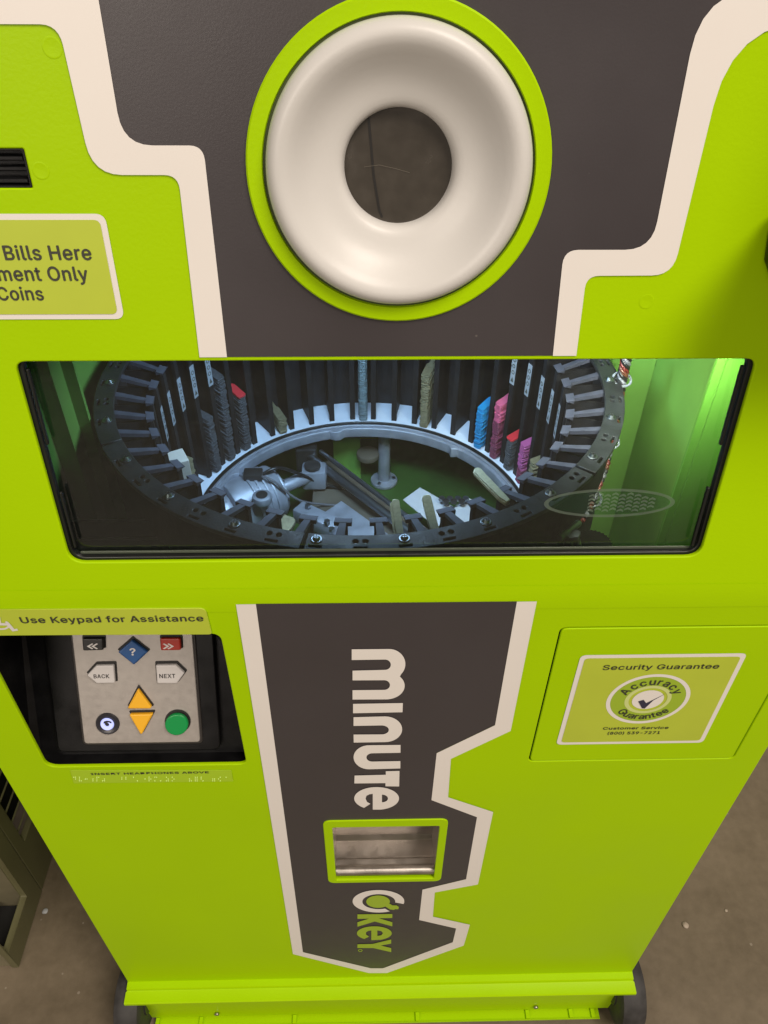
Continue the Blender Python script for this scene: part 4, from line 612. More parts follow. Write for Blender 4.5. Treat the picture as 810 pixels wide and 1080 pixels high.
finish('check_mark', flat(LOF, [[c3(341, 214), c3(362, 208), c3(372, 221), c3(452, 182), c3(400, 210), c3(366, 242), c3(356, 241)]], .0018, 0), mat('check_ink', (.03, .03, .06), .5), SK)

# ---- foot of the kiosk: rolled sill, skirt, pocketed flange, wheels
bm = bmesh.new()
pf = [(0.0, .1405), (-.0005, .1392), (-.0092, .1380), (-.0102, .1366), (-.0104, .1318), (-.0120, .1306), (-.0262, .1290), (-.0278, .1272), (-.0278, .1215), (-.0240, .1205), (-.010, .1205), (.004, .1205), (.004, .1405)]
L0 = []; L1 = []
for (y, z) in pf:
    dx = .0 if y > -.011 else .002
    L0.append(bm.verts.new((-.400 - dx, y, z))); L1.append(bm.verts.new((.400 + dx, y, z)))
for i in range(len(pf) - 1): bm.faces.new((L0[i], L1[i], L1[i + 1], L0[i + 1]))
bm.faces.new(L0); bm.faces.new(L1)
finish('bottom_sill', bm_mesh(bm), GREEN, K, True)
finish('skirt', box(-.3845, .3845, -.0145, -.0105, .016, .1203), GREEN, K)
bm = bmesh.new()
box_bm(bm, -.372, .366, -.0275, -.0110, .008, .011)
box_bm(bm, -.372, .366, -.0285, -.0275, .008, .0125)
for x in (-.372, -.300, -.145, .060, .245, .318, .355): box_bm(bm, x - .003, x + .003, -.0272, -.0148, .0112, .0155)
finish('pallet_flange', bm_mesh(bm), GREEN, K)
for x in (-.272, .257):
    finish('bolt', cyl((x, -.0150, .034), (x, -.0185, .034), .0042, 12, bev=.0008), STEEL, K, True)
finish('cabinet_floor', box(-.39, .39, .006, .70, .1385, .1395), GREEN, K)
for s in (-1, 1):
    bm = bmesh.new(); n = 48
    pfw = [(-.020, .030), (-.021, .050), (-.018, .0585), (-.010, .0620), (0, .0630), (.010, .0620), (.018, .0585), (.021, .050), (.020, .030)]
    cx = s * .403; rings = []
    for (dx, r) in pfw: rings.append([bm.verts.new((cx + dx, .004 + r * math.cos(2 * PI * k / n), .063 + r * math.sin(2 * PI * k / n))) for k in range(n)])
    for a, b in zip(rings, rings[1:]):
        for k in range(n): bm.faces.new((a[k], a[(k + 1) % n], b[(k + 1) % n], b[k]))
    bm.faces.new(rings[0]); bm.faces.new(rings[-1])
    W = finish('wheel', bm_mesh(bm), RUBBER, K, True)
    finish('hub', cyl((cx - .0225, .004, .063), (cx + .0225, .004, .063), .027, 28, bev=.002), DARKM, W, True)
    finish('axle_bracket', box(min(s * .386, s * .3965), max(s * .386, s * .3965), -.008, .07, .045, .138), DARKM, K)

# ---- black card reader hood at the right edge
q_ = [UPF.px(800, 272), UPF.px(804, 243), UPF.px(815, 218)]
q2 = [UPF.px(818, 302), UPF.px(806, 292)]
hb = rp(q2[::-1][:0] + [q_[0], q_[1], q_[2], (.300, q_[2][1]), (.300, .50), (.398, .50), (.398, q2[0][1]), q2[0], q2[1]][::-1], [.004, .004, .002, .004, .004, .004, .002, .006, .008][::-1])
CR = finish('card_reader', flat(UPF, [hb], .085, .085, .010), BLACKP, K, True)
finish('reader_face', flat(UPF, [rrect(.315, .27, .388, .46, .006)], .0870, .003, .001), mat('reader_face', (.02, .022, .012), .3), CR, True)

# ================================================================== carousel
CX, CY = -.022, .314
ZR = 1.050
ZBP = .830
NF = 46
CA = thing('key_carousel', 'round black key magazine carousel with slotted ring and radial dividers behind the kiosk window', 'carousel', (CX, CY, .80))
def pol(r, a, z=0): return (CX + r * math.cos(a), CY + r * math.sin(a), z)
HF = Frame((CX, CY, 0), (0, 1, 0))   # horizontal frame, n = +z
A0 = R(-90) + PI / NF
segs = 6; per = NF / segs
seg_b = [R(-200) + 0, R(-152), R(-100), R(-40), R(15), R(75), R(120), R(160)]
for i in range(len(seg_b) - 1):
    a0, a1 = seg_b[i] + R(.35), seg_b[i + 1] - R(.35); n = 28
    out = [(.2870 * math.cos(a0 + (a1 - a0) * k / n), .2870 * math.sin(a0 + (a1 - a0) * k / n)) for k in range(n + 1)]
    inn = [(.2665 * math.cos(a1 + (a0 - a1) * k / n), .2665 * math.sin(a1 + (a0 - a1) * k / n)) for k in range(n + 1)]
    loops = [out + inn]
    for j in range(NF):
        for w_ in (-2, -1, 0, 1):
            a = A0 + (j + .5) * 2 * PI / NF + w_ * 2 * PI
            if a0 + .03 < a < a1 - .03:
                def rr(r0, r1, da): return [(r0 * math.cos(a + da / r0), r0 * math.sin(a + da / r0)), (r1 * math.cos(a + da / r1), r1 * math.sin(a + da / r1)), (r1 * math.cos(a - da / r1), r1 * math.sin(a - da / r1)), (r0 * math.cos(a - da / r0), r0 * math.sin(a - da / r0))]
                loops.append(rr(.2808, .2838, .0058))
                if j % 2:
                    for q in (-.0042, .0042):
                        b_ = a + q / .27; loops.append([(.2742 * math.cos(b_) + .0026 * math.cos(t), .2742 * math.sin(b_) + .0026 * math.sin(t)) for t in [2 * PI * k / 12 for k in range(12)]])
    finish('ring_segment', flat(HF, loops, ZR, .005, .0006), RINGM, CA)
for j in range(0, NF, 2):
    a = A0 + (j + .5) * 2 * PI / NF; p = Vector(pol(.2742, a, ZR))
    s1 = cyl(p, p + Vector((0, 0, .0012)), .0050, 20, bev=.0004); s2 = cyl(p + Vector((0, 0, .0010)), p + Vector((0, 0, .0040)), .0036, 20, r2=.0022)
    s3 = box(p.x - .0022, p.x + .0022, p.y - .0004, p.y + .0004, ZR + .0039, ZR + .0042); s4 = box(p.x - .0004, p.x + .0004, p.y - .0022, p.y + .0022, ZR + .0039, ZR + .0042)
    finish('screw', join([(s1, CHROME), (s2, CHROME), (s3, DARKM), (s4, DARKM)]), CHROME, CA)
# drum wall
bm = bmesh.new(); n = 184
for r in (.2775, .2805):
    for k in range(n):
        a, b = 2 * PI * k / n, 2 * PI * (k + 1) / n
        quad(bm, pol(r, a, ZBP - .03), pol(r, b, ZBP - .03), pol(r, b, ZR - .0055), pol(r, a, ZR - .0055))
finish('drum_wall', bm_mesh(bm), MAG, CA)
finish('base_plate', flat(HF, [circ(0, 0, .277, 120), circ(0, 0, .2205, 120)], ZBP, .004), WHITEPL, CA)
finish('base_rim', flat(HF, [circ(0, 0, .2200, 160), circ(0, 0, .2170, 160)], ZBP + .004, .010, .001), RUB, CA, True)
lug = []
rim_in = []
for k in range(180):
    a = 2 * PI * k / 180; r = .2050
    for la in (R(101), R(50), R(150), R(200), R(-20)):
        d = abs((a - la + PI) % (2 * PI) - PI)
        if d < .03: r = .199
    rim_in.append((r * math.cos(a), r * math.sin(a)))
finish('cast_rim', flat(HF, [circ(0, 0, .2166, 180), rim_in], ZBP + .001, .016, .0015), CAST, CA, True)
finish('cast_rim_step', flat(HF, [circ(0, 0, .2125, 180), circ(0, 0, .2095, 180)], ZBP + .0040, .003, .001), CAST, CA, True)
# dividers: one mesh, turned round the centre
def seg_box(bm, r0, r1, w, z0, z1): box_bm(bm, r0, r1, -w / 2, w / 2, z0, z1)
bm = bmesh.new()
seg_box(bm, .2345, .2770, .0030, ZBP + .0005, ZR - .0175)
seg_box(bm, .2300, .2343, .0075, ZBP + .0005, ZR - .0195)
dm = bm_mesh(bm)
bm = bmesh.new()
# sloping T-shaped arm on top: (radius, half width, top z, bottom z)
st_ = [(.2280, .0080, -.0150, -.0146), (.2365, .0080, -.0125, -.0170), (.2367, .0030, -.0128, -.0170), (.2668, .0040, -.0030, -.0075)]
rows_ = [[bm.verts.new((r, -w_, ZR + a_)), bm.verts.new((r, w_, ZR + a_)), bm.verts.new((r, w_, ZR + b_)), bm.verts.new((r, -w_, ZR + b_))] for (r, w_, a_, b_) in st_]
for r0_, r1_ in zip(rows_, rows_[1:]):
    for k in range(4): bm.faces.new((r0_[k], r0_[(k + 1) % 4], r1_[(k + 1) % 4], r1_[k]))
bm.faces.new(rows_[0]); bm.faces.new(rows_[-1])
am = bm_mesh(bm); divm = join([(dm, MAG), (am, ARMM)])
for j in range(NF):
    a = A0 + j * 2 * PI / NF
    o = bpy.data.objects.new('divider', divm); link(o, CA, (CX, CY, 0)); o.rotation_euler = (0, 0, a)
# stickers on the dividers near the sides
stk = bpy.data.meshes.new('s')
LBL = mat('slot_label', (.27, .29, .32), .5)
lf = Frame((0, 0, 0), (0, 0, 1))
def slot_label(a):
    th = a; F = Frame((0, 0, 0), (0, 0, 1)); F.n = Vector((-math.cos(th), -math.sin(th), 0)); F.x = Vector((0, 0, 1)).cross(F.n) * 1.0; F.x = F.t.cross(F.n)
    F.o = Vector(pol(.2298, th, .990))
    pcs = [(flat(F, [rrect(-.0045, -.030, .0045, .016, .0008)], 0, 0), LBL), (flat(F, [[(-.0028, -.026), (.0028, -.026), (0, -.019)]], .0003, 0), INK)]
    for q in range(3): pcs.append((flat(F, [circ(0, -.012 + .009 * q, .0030, 10), circ(0, -.012 + .009 * q, .0018, 10)], .0003, 0), INK))
    finish('slot_label', join(pcs), LBL, CA)
for j in range(NF):
    a = A0 + j * 2 * PI / NF; dx = math.cos(a)
    if abs(dx) > .80 and math.sin(a) > -.05: slot_label(a)

# ---- key stacks
KEYM = {'pale': mat('pale_brass_key', (.40, .37, .24), .42, metal=.3, nz=.15, nscale=300), 'grey': mat('grey_key', (.065, .068, .075), .5, metal=.2, nz=.3, nscale=300), 'blue': mat('blue_key', (.01, .20, .42), .4, nz=.1, nscale=100), 'pink': mat('pink_key', (.48, .09, .17), .4, nz=.1, nscale=100),
        'maroon': mat('maroon_key', (.17, .035, .07), .4, nz=.1), 'magenta': mat('magenta_key', (.36, .08, .22), .4, nz=.1), 'gold': mat('brass_key', (.22, .195, .115), .5, metal=.4, nz=.2, nscale=200),
        'silver': mat('nickel_key', (.16, .22, .24), .45, metal=.5, nz=.2, nscale=200), 'beige': mat('beige_key', (.42, .39, .34), .5, nz=.08, nscale=80), 'red': mat('red_key', (.55, .03, .04), .4)}
def key_outline(rh, hw):
    return rp([(rh, -hw), (rh + .026, -hw), (rh + .028, -.0032), (rh + .040, -.0030), (rh + .048, -.0010), (rh + .048, .0036), (rh + .028, .0036), (rh + .026, hw), (rh, hw)], [.003, .003, 0, 0, 0, 0, 0, .003, .003], 3)
def stack(slot, n, cols, label, z0=None, rh=.2250, hw=.0062, th=.0026, tilt=R(-15), shift=0.0, name='key_stack', cat='keys'):
    a = A0 + (slot + .5 + shift) * 2 * PI / NF
    z0 = ZBP + .001 if z0 is None else z0
    t = thing(name, label, cat, pol(.235, a, z0), 'stacks of key blanks in the carousel')
    parts = {}
    for k in range(n):
        c = cols[min(int(k * len(cols) / n), len(cols) - 1)] if isinstance(cols, list) else cols
        me = curve_mesh([key_outline(rh, hw * random.uniform(.93, 1.04))], th * .74, .0003, 1)
        M = Matrix.Translation((CX, CY, z0 + th * (k + .5))) @ Matrix.Rotation(a + random.uniform(-.004, .004), 4, 'Z') @ Matrix.Translation((random.uniform(-.0009, .0009), random.uniform(-.0004, .0004), 0))
        if tilt: M = Matrix.Translation((0, 0, 0)) @ M @ Matrix.Translation((rh, 0, 0)) @ Matrix.Rotation(tilt, 4, 'Y') @ Matrix.Translation((-rh, 0, 0))
        me.transform(M); parts.setdefault(c, []).append((me, KEYM[c]))
    for c, l in parts.items(): finish('key_blanks', join(l), KEYM[c], t)
    return t
def slot_at(u, v, z, ):
    p = Hz(u, v, z); a = math.atan2(p.y - CY, p.x - CX); return (a - A0) / (2 * PI / NF) - .5
for (u, v, z, n, cols, lab) in [
    (492, 474, ZBP, 26, 'blue', 'tall stack of bright blue key blanks in the carousel'),
    (508, 482, ZBP, 35, ['maroon', 'maroon', 'pink'], 'tallest stack of dusky pink key blanks beside the blue stack'),
    (524, 494, ZBP, 19, 'grey', 'grey key blank stack with a red topmost blank, between the two pink stacks'),
    (537, 508, ZBP, 24, ['maroon', 'magenta', 'magenta'], 'shorter magenta key blank stack next to the brass stack'),
    (552, 522, ZBP, 22, 'gold', 'brass key blank stack right of the magenta stack'),
    (448, 452, ZBP, 34, 'gold', 'thin brass key blank stack standing alone at the back of the carousel'),
    (376, 445, ZBP, 50, 'silver', 'slim nickel key blank stack rising to the top of the window at the back'),
    (262, 472, ZBP, 34, 'grey', 'dark key blank stack with a red tip at the back left'),
    (246, 484, ZBP, 52, 'grey', 'tallest dark grey key blank stack on the left'),
    (228, 500, ZBP, 34, 'grey', 'lower dark grey key blank stack nearest the front left'),
    (212, 522, ZBP, 24, 'gold', 'narrow brass key blank stack left of the grey stacks'),
    (288, 456, ZBP, 10, 'gold', 'low brass key blank pile at the back left'),
]:
    s = slot_at(u, v, z); s = round(s)
    t = stack(s, n, cols, lab)
    if 'red tip' in lab or 'red topmost' in lab:
        a = A0 + (s + .5) * 2 * PI / NF; me = curve_mesh([key_outline(.2240, .0064)], .0030, .0004, 1)
        me.transform(Matrix.Translation((CX, CY, ZBP + .001 + .0026 * (n + .75))) @ Matrix.Rotation(a, 4, 'Z') @ Matrix.Translation((.225, 0, 0)) @ Matrix.Rotation(R(-15), 4, 'Y') @ Matrix.Translation((-.225, 0, 0))); finish('red_blank', me, KEYM['red'], t)

# front brass keys poking up by the ring
for (u, v, lab, n) in ((415, 566, 'leftmost brass key poking up at the front of the ring', 2), (452, 560, 'middle brass key poking up at the front of the ring', 2), (478, 548, 'small brass key tip behind the front of the ring', 2), (520, 530, 'long brass key pair leaning at the right of the ring front', 3)):
    s = round(slot_at(u, v, ZR))
    stack(s, n, 'pale', lab, z0=ZR - .004, rh=(.208 if 'long' in lab else .2215), hw=.0036, th=.0024, tilt=R(8 if 'long' in lab else 38), name='loose_key', cat='key')
# beige block on the left
p = Hz(184, 482, 1.008)
BB = thing('cardboard_spacer', 'plain beige block standing in a left slot of the carousel', 'block', (p.x, p.y, .93))
ab = math.atan2(p.y - CY, p.x - CX)
me = box(-.0120, .0130, -.0120, .0120, -.080, .0, .001); me.transform(Matrix.Translation((p.x, p.y, 1.008)) @ Matrix.Rotation(ab, 4, 'Z')); finish('block', me, KEYM['beige'], BB)

# ================================================================== machinery inside the ring
# cutting motor
MO = thing('cutter_motor', 'cast aluminium motor housing with round boss lower left inside the carousel', 'motor', Hz(262, 545, .70))
p = Hz(250, 535, .79); q = Hz(330, 500, .79)
ax = (q - p).normalized(); sidev = Vector((0, 0, 1)).cross(ax)
finish('housing', cyl(p - ax * .012, p + ax * .062, .040, 40, bev=.004), CAST, MO, True)
finish('end_boss', cyl(p - ax * .030, p - ax * .0125, .030, 36, bev=.003), CAST, MO, True)
finish('boss_bore', cyl(p - ax * .0315, p - ax * .0300, .019, 28), DARKM, MO)
finish('shaft_arm', cyl(p + ax * .063, q - ax * .004, .010, 24, bev=.002), CAST, MO, True)
finish('flange', cyl(p + ax * .0625, p + ax * .0665, .034, 40, bev=.001), CAST, MO, True)
for k in range(6):
    an = k * PI / 3; up_ = sidev.cross(ax); c = p + ax * .0667 + (sidev * math.cos(an) + up_ * math.sin(an)) * .026
    finish('flange_bolt', cyl(c, c + ax * .003, .0034, 6), DARKM, MO)
finish('gear_case', box(q.x - .016, q.x + .020, q.y - .014, q.y + .016, q.z - .020, q.z + .012, .004), CAST, MO, True)
finish('gear_cover', cyl((q.x, q.y, q.z + .0122), (q.x, q.y, q.z + .018), .012, 28, bev=.001), DARKM, MO, True)
mid = p + ax * .03 + Vector((0, 0, .038))
finish('terminal_box', box(mid.x - .012, mid.x + .014, mid.y - .009, mid.y + .009, mid.z, mid.z + .012, .002), DARKM, MO, True)
CB = thing('motor_cable', 'thin black and grey cables looping from the motor over the carriage', 'cable', (mid.x, mid.y, .70))
finish('cable', tube([mid + Vector((.012, 0, .006)), mid + Vector((.035, .010, .010)), mid + Vector((.060, .035, -.02)), mid + Vector((.10, .05, -.055)), mid + Vector((.16, .055, -.07))], .0024, 8, 6), RUB, CB, 'all')
finish('cable', tube([mid + Vector((.010, -.004, .008)), mid + Vector((.030, -.012, .004)), mid + Vector((.062, -.012, -.03)), mid + Vector((.10, .012, -.06)), mid + Vector((.15, .02, -.07))], .0018, 8, 6), mat('cable_grey', (.12, .12, .13), .5), CB, 'all')
pt = Hz(276, 522, .833)
finish('cap', cyl(pt - Vector((0, 0, .012)), pt, .013, 28, bev=.002), CAST, MO, True)
finish('cap_bore', cyl(pt, pt + Vector((0, 0, .0008)), .008, 24), DARKM, MO)
g0 = Hz(300, 545, .80)
for k in range(4):
    c = p + ax * (.018 + .009 * k)
    finish('cooling_ring', cyl(c, c + ax * .004, .0425, 40, bev=.0012), CAST, MO, True)
bk = Hz(335, 548, .79)
me = box(-.035, .035, -.012, .012, -.014, .010, .003); me.transform(Matrix.Translation(bk) @ Matrix.Rotation(R(-35), 4, 'Z')); finish('bracket', me, CAST, MO, True)
for (u, v) in ((325, 535), (345, 552), (318, 550), (350, 560)):
    c = Hz(u, v, .802); finish('bracket_bolt', cyl(c, c + Vector((0, 0, .005)), .0042, 6), CHROME, MO)
# red wire end and brass cam
RC = thing('brass_cam', 'pale brass cam below the motor housing', 'cam', Hz(300, 560, .84))
me = curve_mesh([rp([(-.016, -.010), (.010, -.012), (.018, .006), (-.004, .016)], .006)], .008, .001); me.transform(Matrix.Translation(Hz(298, 553, .845)) @ Matrix.Rotation(R(15), 4, 'X')); finish('cam_plate', me, KEYM['gold'], RC, True)
RW = thing('red_connector', 'tiny red connector beside the left end of the motor', 'connector', Hz(252, 545, .86))
c = Hz(252, 546, .865); finish('plug', box(c.x - .004, c.x + .004, c.y - .007, c.y + .007, c.z - .004, c.z + .004, .001), KEYM['red'], RW)

# carriage plate, rods, post
CPL = thing('carriage', 'slanting steel carriage plate with two polished guide rods inside the carousel', 'carriage', Hz(390, 530, .70))
me = flat(HF, [[(Hz(*c_, .765).x - CX, Hz(*c_, .765).y - CY) for c_ in ((332, 490), (352, 484), (455, 560), (440, 592), (345, 592), (328, 545))]], .765, .006, .001)
finish('plate', me, DIRT, CPL)
for (a_, b_, r, z) in (((322, 478), (440, 567), .0065, .79), ((338, 476), (452, 562), .0035, .800)):
    finish('guide_rod', cyl(Hz(*a_, z), Hz(*b_, z), r, 20), CHROME, CPL, True)
finish('rod_block', box(*[f for pq in ((Hz(322, 480, .79).x - .014, Hz(322, 480, .79).x + .018), (Hz(322, 480, .79).y - .008, Hz(322, 480, .79).y + .012)) for f in pq], .765, .805, .002), DARKM, CPL)
c = Hz(385, 552, .80); finish('slide_bed', flat(HF, [[(Hz(*c_, .775).x - CX, Hz(*c_, .775).y - CY) for c_ in ((335, 545), (360, 528), (412, 565), (400, 590), (345, 590))]], .775, .005, .001), CAST, CPL)
PO = thing('support_post', 'upright grey metal post rising behind the guide rods', 'post', Hz(405, 508, .70))
c = Hz(405, 508, .70); finish('post', cyl((c.x, c.y, .70), (c.x, c.y, .80), .0095, 24), CAST, PO, True); finish('foot', cyl((c.x, c.y, .6995), (c.x, c.y, .706), .022, 32, bev=.002), CAST, PO, True)
for k in range(3):
    a = k * 2.1; finish('foot_bolt', cyl((c.x + .016 * math.cos(a), c.y + .016 * math.sin(a), .706), (c.x + .016 * math.cos(a), c.y + .016 * math.sin(a), .709), .003, 6), CHROME, PO)
c = Hz(388, 478, .76); HA = thing('round_pulley', 'brownish round pulley beside the upright post', 'pulley', (c.x, c.y, .76)); finish('pulley', cyl((c.x, c.y, .752), (c.x, c.y, .762), .018, 32, bev=.002), DIRT, HA, True)
c = Hz(366, 480, .74); GB = thing('green_bracket', 'bright green folded bracket at the back of the chamber floor', 'bracket', (c.x, c.y, .70)); finish('bracket', box(c.x - .022, c.x + .022, c.y - .002, c.y + .002, .70, .775, .001), GREEN_IN, GB); finish('foot', box(c.x - .022, c.x + .022, c.y - .03, c.y - .0022, .70, .703), GREEN_IN, GB)
# white cards
def card(name, label, pts, z, m):
    me = flat(HF, [[(Hz(*c_, z).x - CX, Hz(*c_, z).y - CY) for c_ in pts]], z, .0012, .0002); o = finish(name, me, m); tag(o, label, 'card'); return o
card('paper_card', 'large white paper card lying on the chamber floor', [(425, 527), (443, 514), (480, 535), (458, 560), (455, 552)], .785, PAPER)
card('paper_card', 'smaller white paper card right of the large card', [(478, 535), (492, 524), (505, 530), (500, 556), (482, 548)], .785, PAPER)
CH = thing('link_chain', 'short dark link chain between the two white cards', 'chain', Hz(478, 530, .79))
for k in range(7):
    c = Hz(466 + 4.2 * k, 526 + (k % 2) * 3, .795); finish('chain_link', cyl((c.x, c.y, .793), (c.x, c.y, .797), .0045, 12), DARKM if k % 2 else CHROME, CH)

# wires on the right: braided pair with ties
WB = thing('wire_loom', 'twisted red, black and white wire loom hanging right of the carousel', 'wires', Hz(640, 520, .95))
path = [Vector((.245, .335, 1.22)), Vector((.246, .325, 1.15)), Vector((.247, .310, 1.08)), Vector((.246, .290, 1.02)), Vector((.236, .262, .96)), Vector((.222, .235, .90)), Vector((.215, .20, .84))]
path = []
for (u, v, y) in ((662, 372, .30), (656, 400, .30), (650, 432, .28), (643, 465, .25), (636, 495, .21), (624, 525, .17), (613, 548, .145)):
    r = MR @ Vector(((u - 405) / FPX, -(v - 540) / FPX, 1)); path.append(CAM + r * ((y - CAM.y) / r.y))
wc_ = [mat('wire_red', (.13, .015, .012), .45), mat('wire_black', (.01, .01, .01), .4), mat('wire_grey', (.16, .16, .18), .5), mat('wire_black2', (.015, .014, .014), .4), mat('wire_brown', (.12, .04, .02), .45)]
for i, m in enumerate(wc_):
    pts = []
    NP = 44
    for k in range(NP):
        t = k / (NP - 1) * (len(path) - 1); j = min(int(t), len(path) - 2); b = path[j].lerp(path[j + 1], t - j)
        an = 2 * PI * i / 5 + k * 1.15; pts.append(b + Vector((.0042 * math.cos(an), .0042 * math.sin(an), 0)))
    finish('wire', tube(pts, .0023, 6, 3), m, WB, 'all')
for (k_, (u, v)) in enumerate(((651, 412), (640, 462), (626, 530))):
    j = (1, 3, 5)[k_]; c = path[j]; pts = [c + Vector((.010 * math.cos(t), .010 * math.sin(t), .003 * math.sin(t))) for t in [k * 2 * PI / 14 for k in range(15)]]
    finish('cable_tie', tube(pts, .0014, 6, 2), mat('tie_nylon', (.22, .24, .28), .45), WB, 'all')
# latch below the loom + knurled wheel
def YP(u, v, y):
    r = MR @ Vector(((u - 405) / FPX, -(v - 540) / FPX, 1)); return CAM + r * ((y - CAM.y) / r.y)
LT = thing('toggle_clamp', 'small grey metal toggle clamp in the lower right of the window', 'clamp', YP(602, 575, .10))
finish('lever', cyl(YP(590, 568, .09), YP(611, 551, .11), .0036, 16, bev=.001), CAST, LT, True)
finish('stem', cyl(YP(600, 562, .10), YP(600, 586, .095), .0045, 16), CAST, LT, True)
finish('clamp_nut', cyl(YP(604, 562, .095), YP(604, 566, .095), .0075, 6), CAST, LT)
finish('arm', cyl(YP(607, 562, .10), YP(613, 584, .095), .0026, 12), CAST, LT, True)
KW = thing('knurled_wheel', 'black knurled wheel beside the toggle clamp', 'wheel', YP(627, 585, .10))
c = YP(626, 572, .11); bm = bmesh.new(); n = 56; rr0 = []; rr1 = []
for k in range(n):
    r = .0185 if k % 2 else .0170
    rr0.append(bm.verts.new((c.x + r * math.cos(2 * PI * k / n), c.y + r * math.sin(2 * PI * k / n), c.z))); rr1.append(bm.verts.new((c.x + r * math.cos(2 * PI * k / n), c.y + r * math.sin(2 * PI * k / n), c.z - .02)))
bm.faces.new(rr0); bm.faces.new(rr1)
for k in range(n): bm.faces.new((rr0[k], rr0[(k + 1) % n], rr1[(k + 1) % n], rr1[k]))
finish('knob', bm_mesh(bm), BLACKP, KW)

# ================================================================== floor and rack
fm = bpy.data.materials.new('concrete_floor'); fm.use_nodes = True; nt = fm.node_tree; N = nt.nodes; Lk_ = nt.links; b = N['Principled BSDF']
tc = N.new('ShaderNodeTexCoord'); n1 = N.new('ShaderNodeTexNoise'); n1.inputs['Scale'].default_value = 3.5; n1.inputs['Detail'].default_value = 9; n1.inputs['Roughness'].default_value = .65
n2 = N.new('ShaderNodeTexNoise'); n2.inputs['Scale'].default_value = 60; n2.inputs['Detail'].default_value = 6
Lk_.new(tc.outputs['Object'], n1.inputs['Vector']); Lk_.new(tc.outputs['Object'], n2.inputs['Vector'])
ad = N.new('ShaderNodeMath'); ad.operation = 'MULTIPLY_ADD'; ad.inputs[1].default_value = .3; Lk_.new(n2.outputs[0], ad.inputs[0]); Lk_.new(n1.outputs[0], ad.inputs[2])
cr = N.new('ShaderNodeValToRGB'); cr.color_ramp.elements[0].position = .42; cr.color_ramp.elements[0].color = (.108, .084, .052, 1); cr.color_ramp.elements[1].position = .9; cr.color_ramp.elements[1].color = (.22, .175, .118, 1)
Lk_.new(ad.outputs[0], cr.inputs[0])
vo = N.new('ShaderNodeTexVoronoi'); vo.inputs['Scale'].default_value = 26; Lk_.new(tc.outputs['Object'], vo.inputs['Vector'])
lt_ = N.new('ShaderNodeMath'); lt_.operation = 'LESS_THAN'; lt_.inputs[1].default_value = .07; Lk_.new(vo.outputs['Distance'], lt_.inputs[0])
mu = N.new('ShaderNodeMath'); mu.operation = 'MULTIPLY'; mu.inputs[1].default_value = .45; Lk_.new(lt_.outputs[0], mu.inputs[0])
mc = N.new('ShaderNodeMix'); mc.data_type = 'RGBA'; Lk_.new(mu.outputs[0], mc.inputs['Factor']); Lk_.new(cr.outputs[0], mc.inputs['A']); mc.inputs['B'].default_value = (.38, .33, .27, 1)
Lk_.new(mc.outputs['Result'], b.inputs['Base Color']); b.inputs['Roughness'].default_value = .38
rm = N.new('ShaderNodeMapRange'); rm.inputs[3].default_value = .28; rm.inputs[4].default_value = .6; Lk_.new(n1.outputs[0], rm.inputs[0]); Lk_.new(rm.outputs[0], b.inputs['Roughness'])
bp = N.new('ShaderNodeBump'); bp.inputs['Strength'].default_value = .15; bp.inputs['Distance'].default_value = .003; Lk_.new(n2.outputs[0], bp.inputs['Height']); Lk_.new(bp.outputs[0], b.inputs['Normal'])
bm = bmesh.new(); quad(bm, (-6, -5, 0), (6, -5, 0), (6, 7, 0), (-6, 7, 0)); fl = finish('floor', bm_mesh(bm), fm); fl['kind'] = 'structure'

# olive rack at the left: its side faces the kiosk, with a tall open bay in front and a louvred panel behind
XR = -.634
SF = Frame((XR, 0, 0), (0, 0, 1)); SF.x = Vector((0, 1, 0)); SF.n = Vector((1, 0, 0))
RK = thing('display_rack', 'olive metal store rack with louvred side standing left of the kiosk', 'rack', (XR - .25, .45, 0))
def sc_(u, v): return SF.px(u / 4.32, 780 + v / 4.32)
yo, zo = sc_(125, 712); yf, zf = sc_(35, 985); y3, _ = sc_(195, 690); y4, z4 = sc_(115, 465); y0_, _ = sc_(90, 1045)
print('rack', yo, zo, yf, zf, y3, y4, z4, y0_)
ysp = y3
finish('side_panel', flat(SF, [rrect(y0_, .002, ysp - .0012, 1.40, .003), rrect(yf, zo, yo, .9, .003)], 0, .012, .0015), OLIVE, RK)
finish('side_panel', flat(SF, [rrect(ysp + .0012, .002, 1.1, 1.40, .003), rrect(y4, z4, .62, 1.1, .003)], -.001, .012, .0015), OLIVE, RK)
finish('louvre_backing', box(XR - .050, XR - .046, y4 - .02, .64, z4 - .02, 1.12), VENT, RK)
for k in range(22):
    z = z4 + .012 + k * .034
    me = box(-.0015, .0015, y4 + .002, .618, -.010, .010, .0006); me.transform(Matrix.Translation((XR - .014, 0, z)) @ Matrix.Rotation(R(25), 4, 'Y')); finish('louvre', me, OLIVE, RK)
finish('bay_wall', box(XR - .60, XR - .014, yo + .004, yo + .010, .004, 1.38), OLIVEL, RK)
finish('bay_floor', box(XR - .60, XR - .0135, y0_ + .020, yo + .003, .004, .012), VENT, RK)
finish('front_rail', box(XR - .60, XR - .0135, y0_ + .002, y0_ + .018, .004, .055, .003), OLIVEL, RK)
finish('shelf', box(XR - .60, XR - .014, yf + .01, yo + .002, .30, .305), OLIVE, RK)

DJ = thing('dark_bottle', 'dark bottle lying in the base tray of the olive rack', 'bottle', (XR - .07, .14, .01))
finish('body', cyl((XR - .075, .150, .030), (XR - .19, .150, .030), .020, 28, bev=.004), mat('bottle_dark', (.02, .016, .012), .2), DJ, True)
finish('cap', cyl((XR - .063, .150, .030), (XR - .0745, .150, .030), .009, 20, bev=.001), DARKM, DJ, True)
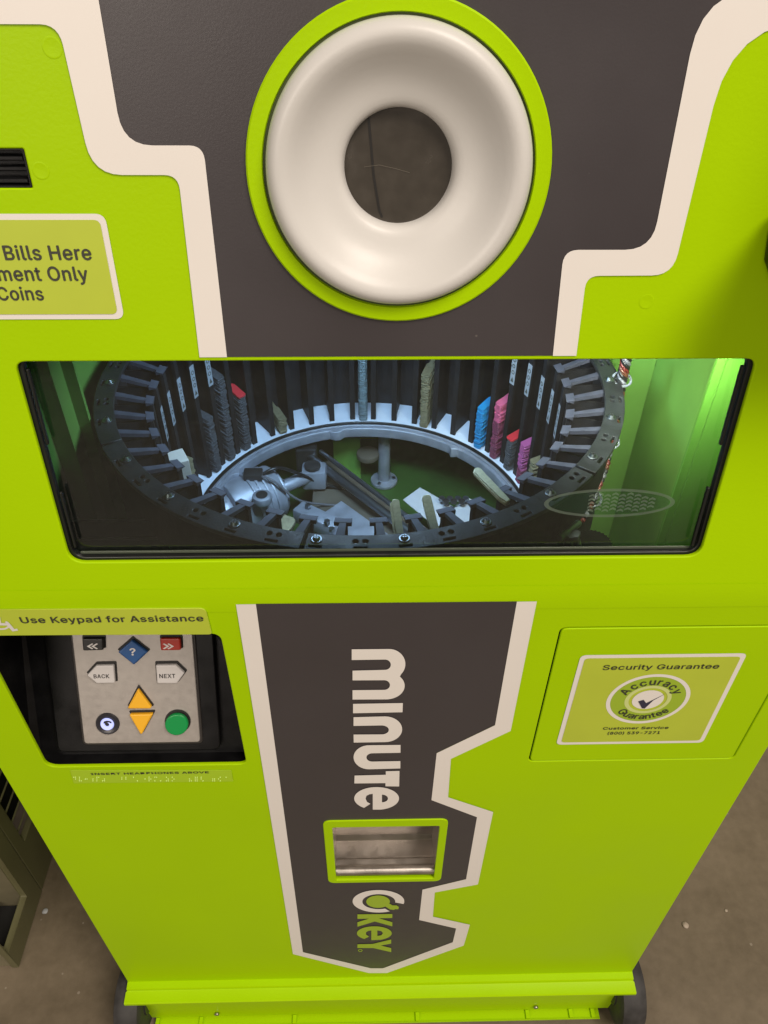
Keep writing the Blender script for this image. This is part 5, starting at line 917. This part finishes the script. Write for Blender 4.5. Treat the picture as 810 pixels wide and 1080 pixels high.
# debris
for (u, v, r, lab) in ((47.5, 961, .0052, 'white round pellet on the floor beside the olive rack'), (723, 976, .006, 'pale paint fleck on the floor right of the kiosk wheel'), (766, 960, .003, 'tiny pale speck on the floor at the right')):
    p = Hz(u, v, .002); bm = bmesh.new(); bmesh.ops.create_icosphere(bm, subdivisions=2, radius=r)
    for w_ in bm.verts: w_.co *= random.uniform(.85, 1.1)
    bmesh.ops.scale(bm, vec=(1, 1, .45), verts=bm.verts[:]); bmesh.ops.translate(bm, vec=(p.x, p.y, r * .4), verts=bm.verts[:])
    o = finish('floor_crumb', bm_mesh(bm), PAPER if r > .005 and u < 100 else mat('crumb_tan', (.4, .33, .26), .6), None, True); tag(o, lab, 'crumb')

# ================================================================== light
w = bpy.data.worlds.new('World'); S.world = w; w.use_nodes = True
w.node_tree.nodes['Background'].inputs[0].default_value = (1.0, .87, .75, 1); w.node_tree.nodes['Background'].inputs[1].default_value = .23
def area(name, loc, target, sx, sy, power, col, spread=180):
    d = bpy.data.lights.new(name, 'AREA'); d.shape = 'RECTANGLE'; d.size = sx; d.size_y = sy; d.energy = power; d.color = col; d.spread = R(spread)
    o = bpy.data.objects.new(name, d); COL.objects.link(o); o.location = loc
    o.rotation_euler = (Vector(target) - Vector(loc)).to_track_quat('-Z', 'Y').to_euler(); return o
area('ceiling_and_fill_light', (1.9, -2.2, 5.0), (0, -.1, .9), 2.2, 2.0, 238, (1, .885, .78))
area('ceiling_and_fill_light', (-2.0, -4.3, 2.7), (0, 0, .7), 2.0, 1.6, 82, (1, .885, .78))  # unseen frontal fill, added to lift the lower panel
area('chamber_led_and_fill', (CX, .22, 1.235), (CX, .44, .8), .16, .10, 3.6, (.50, .70, 1), 150)
area('chamber_led_and_fill', (.255, .085, 1.215), (.292, .37, .93), .06, .03, .46, (1, .97, .85), 85)  # unseen fill, added to brighten the partition
area('chamber_led_and_fill', (.15, .19, 1.225), (.331, .30, .93), .10, .08, .42, (1, .97, .85), 110)  # unseen fill, added to brighten the right chamber wall
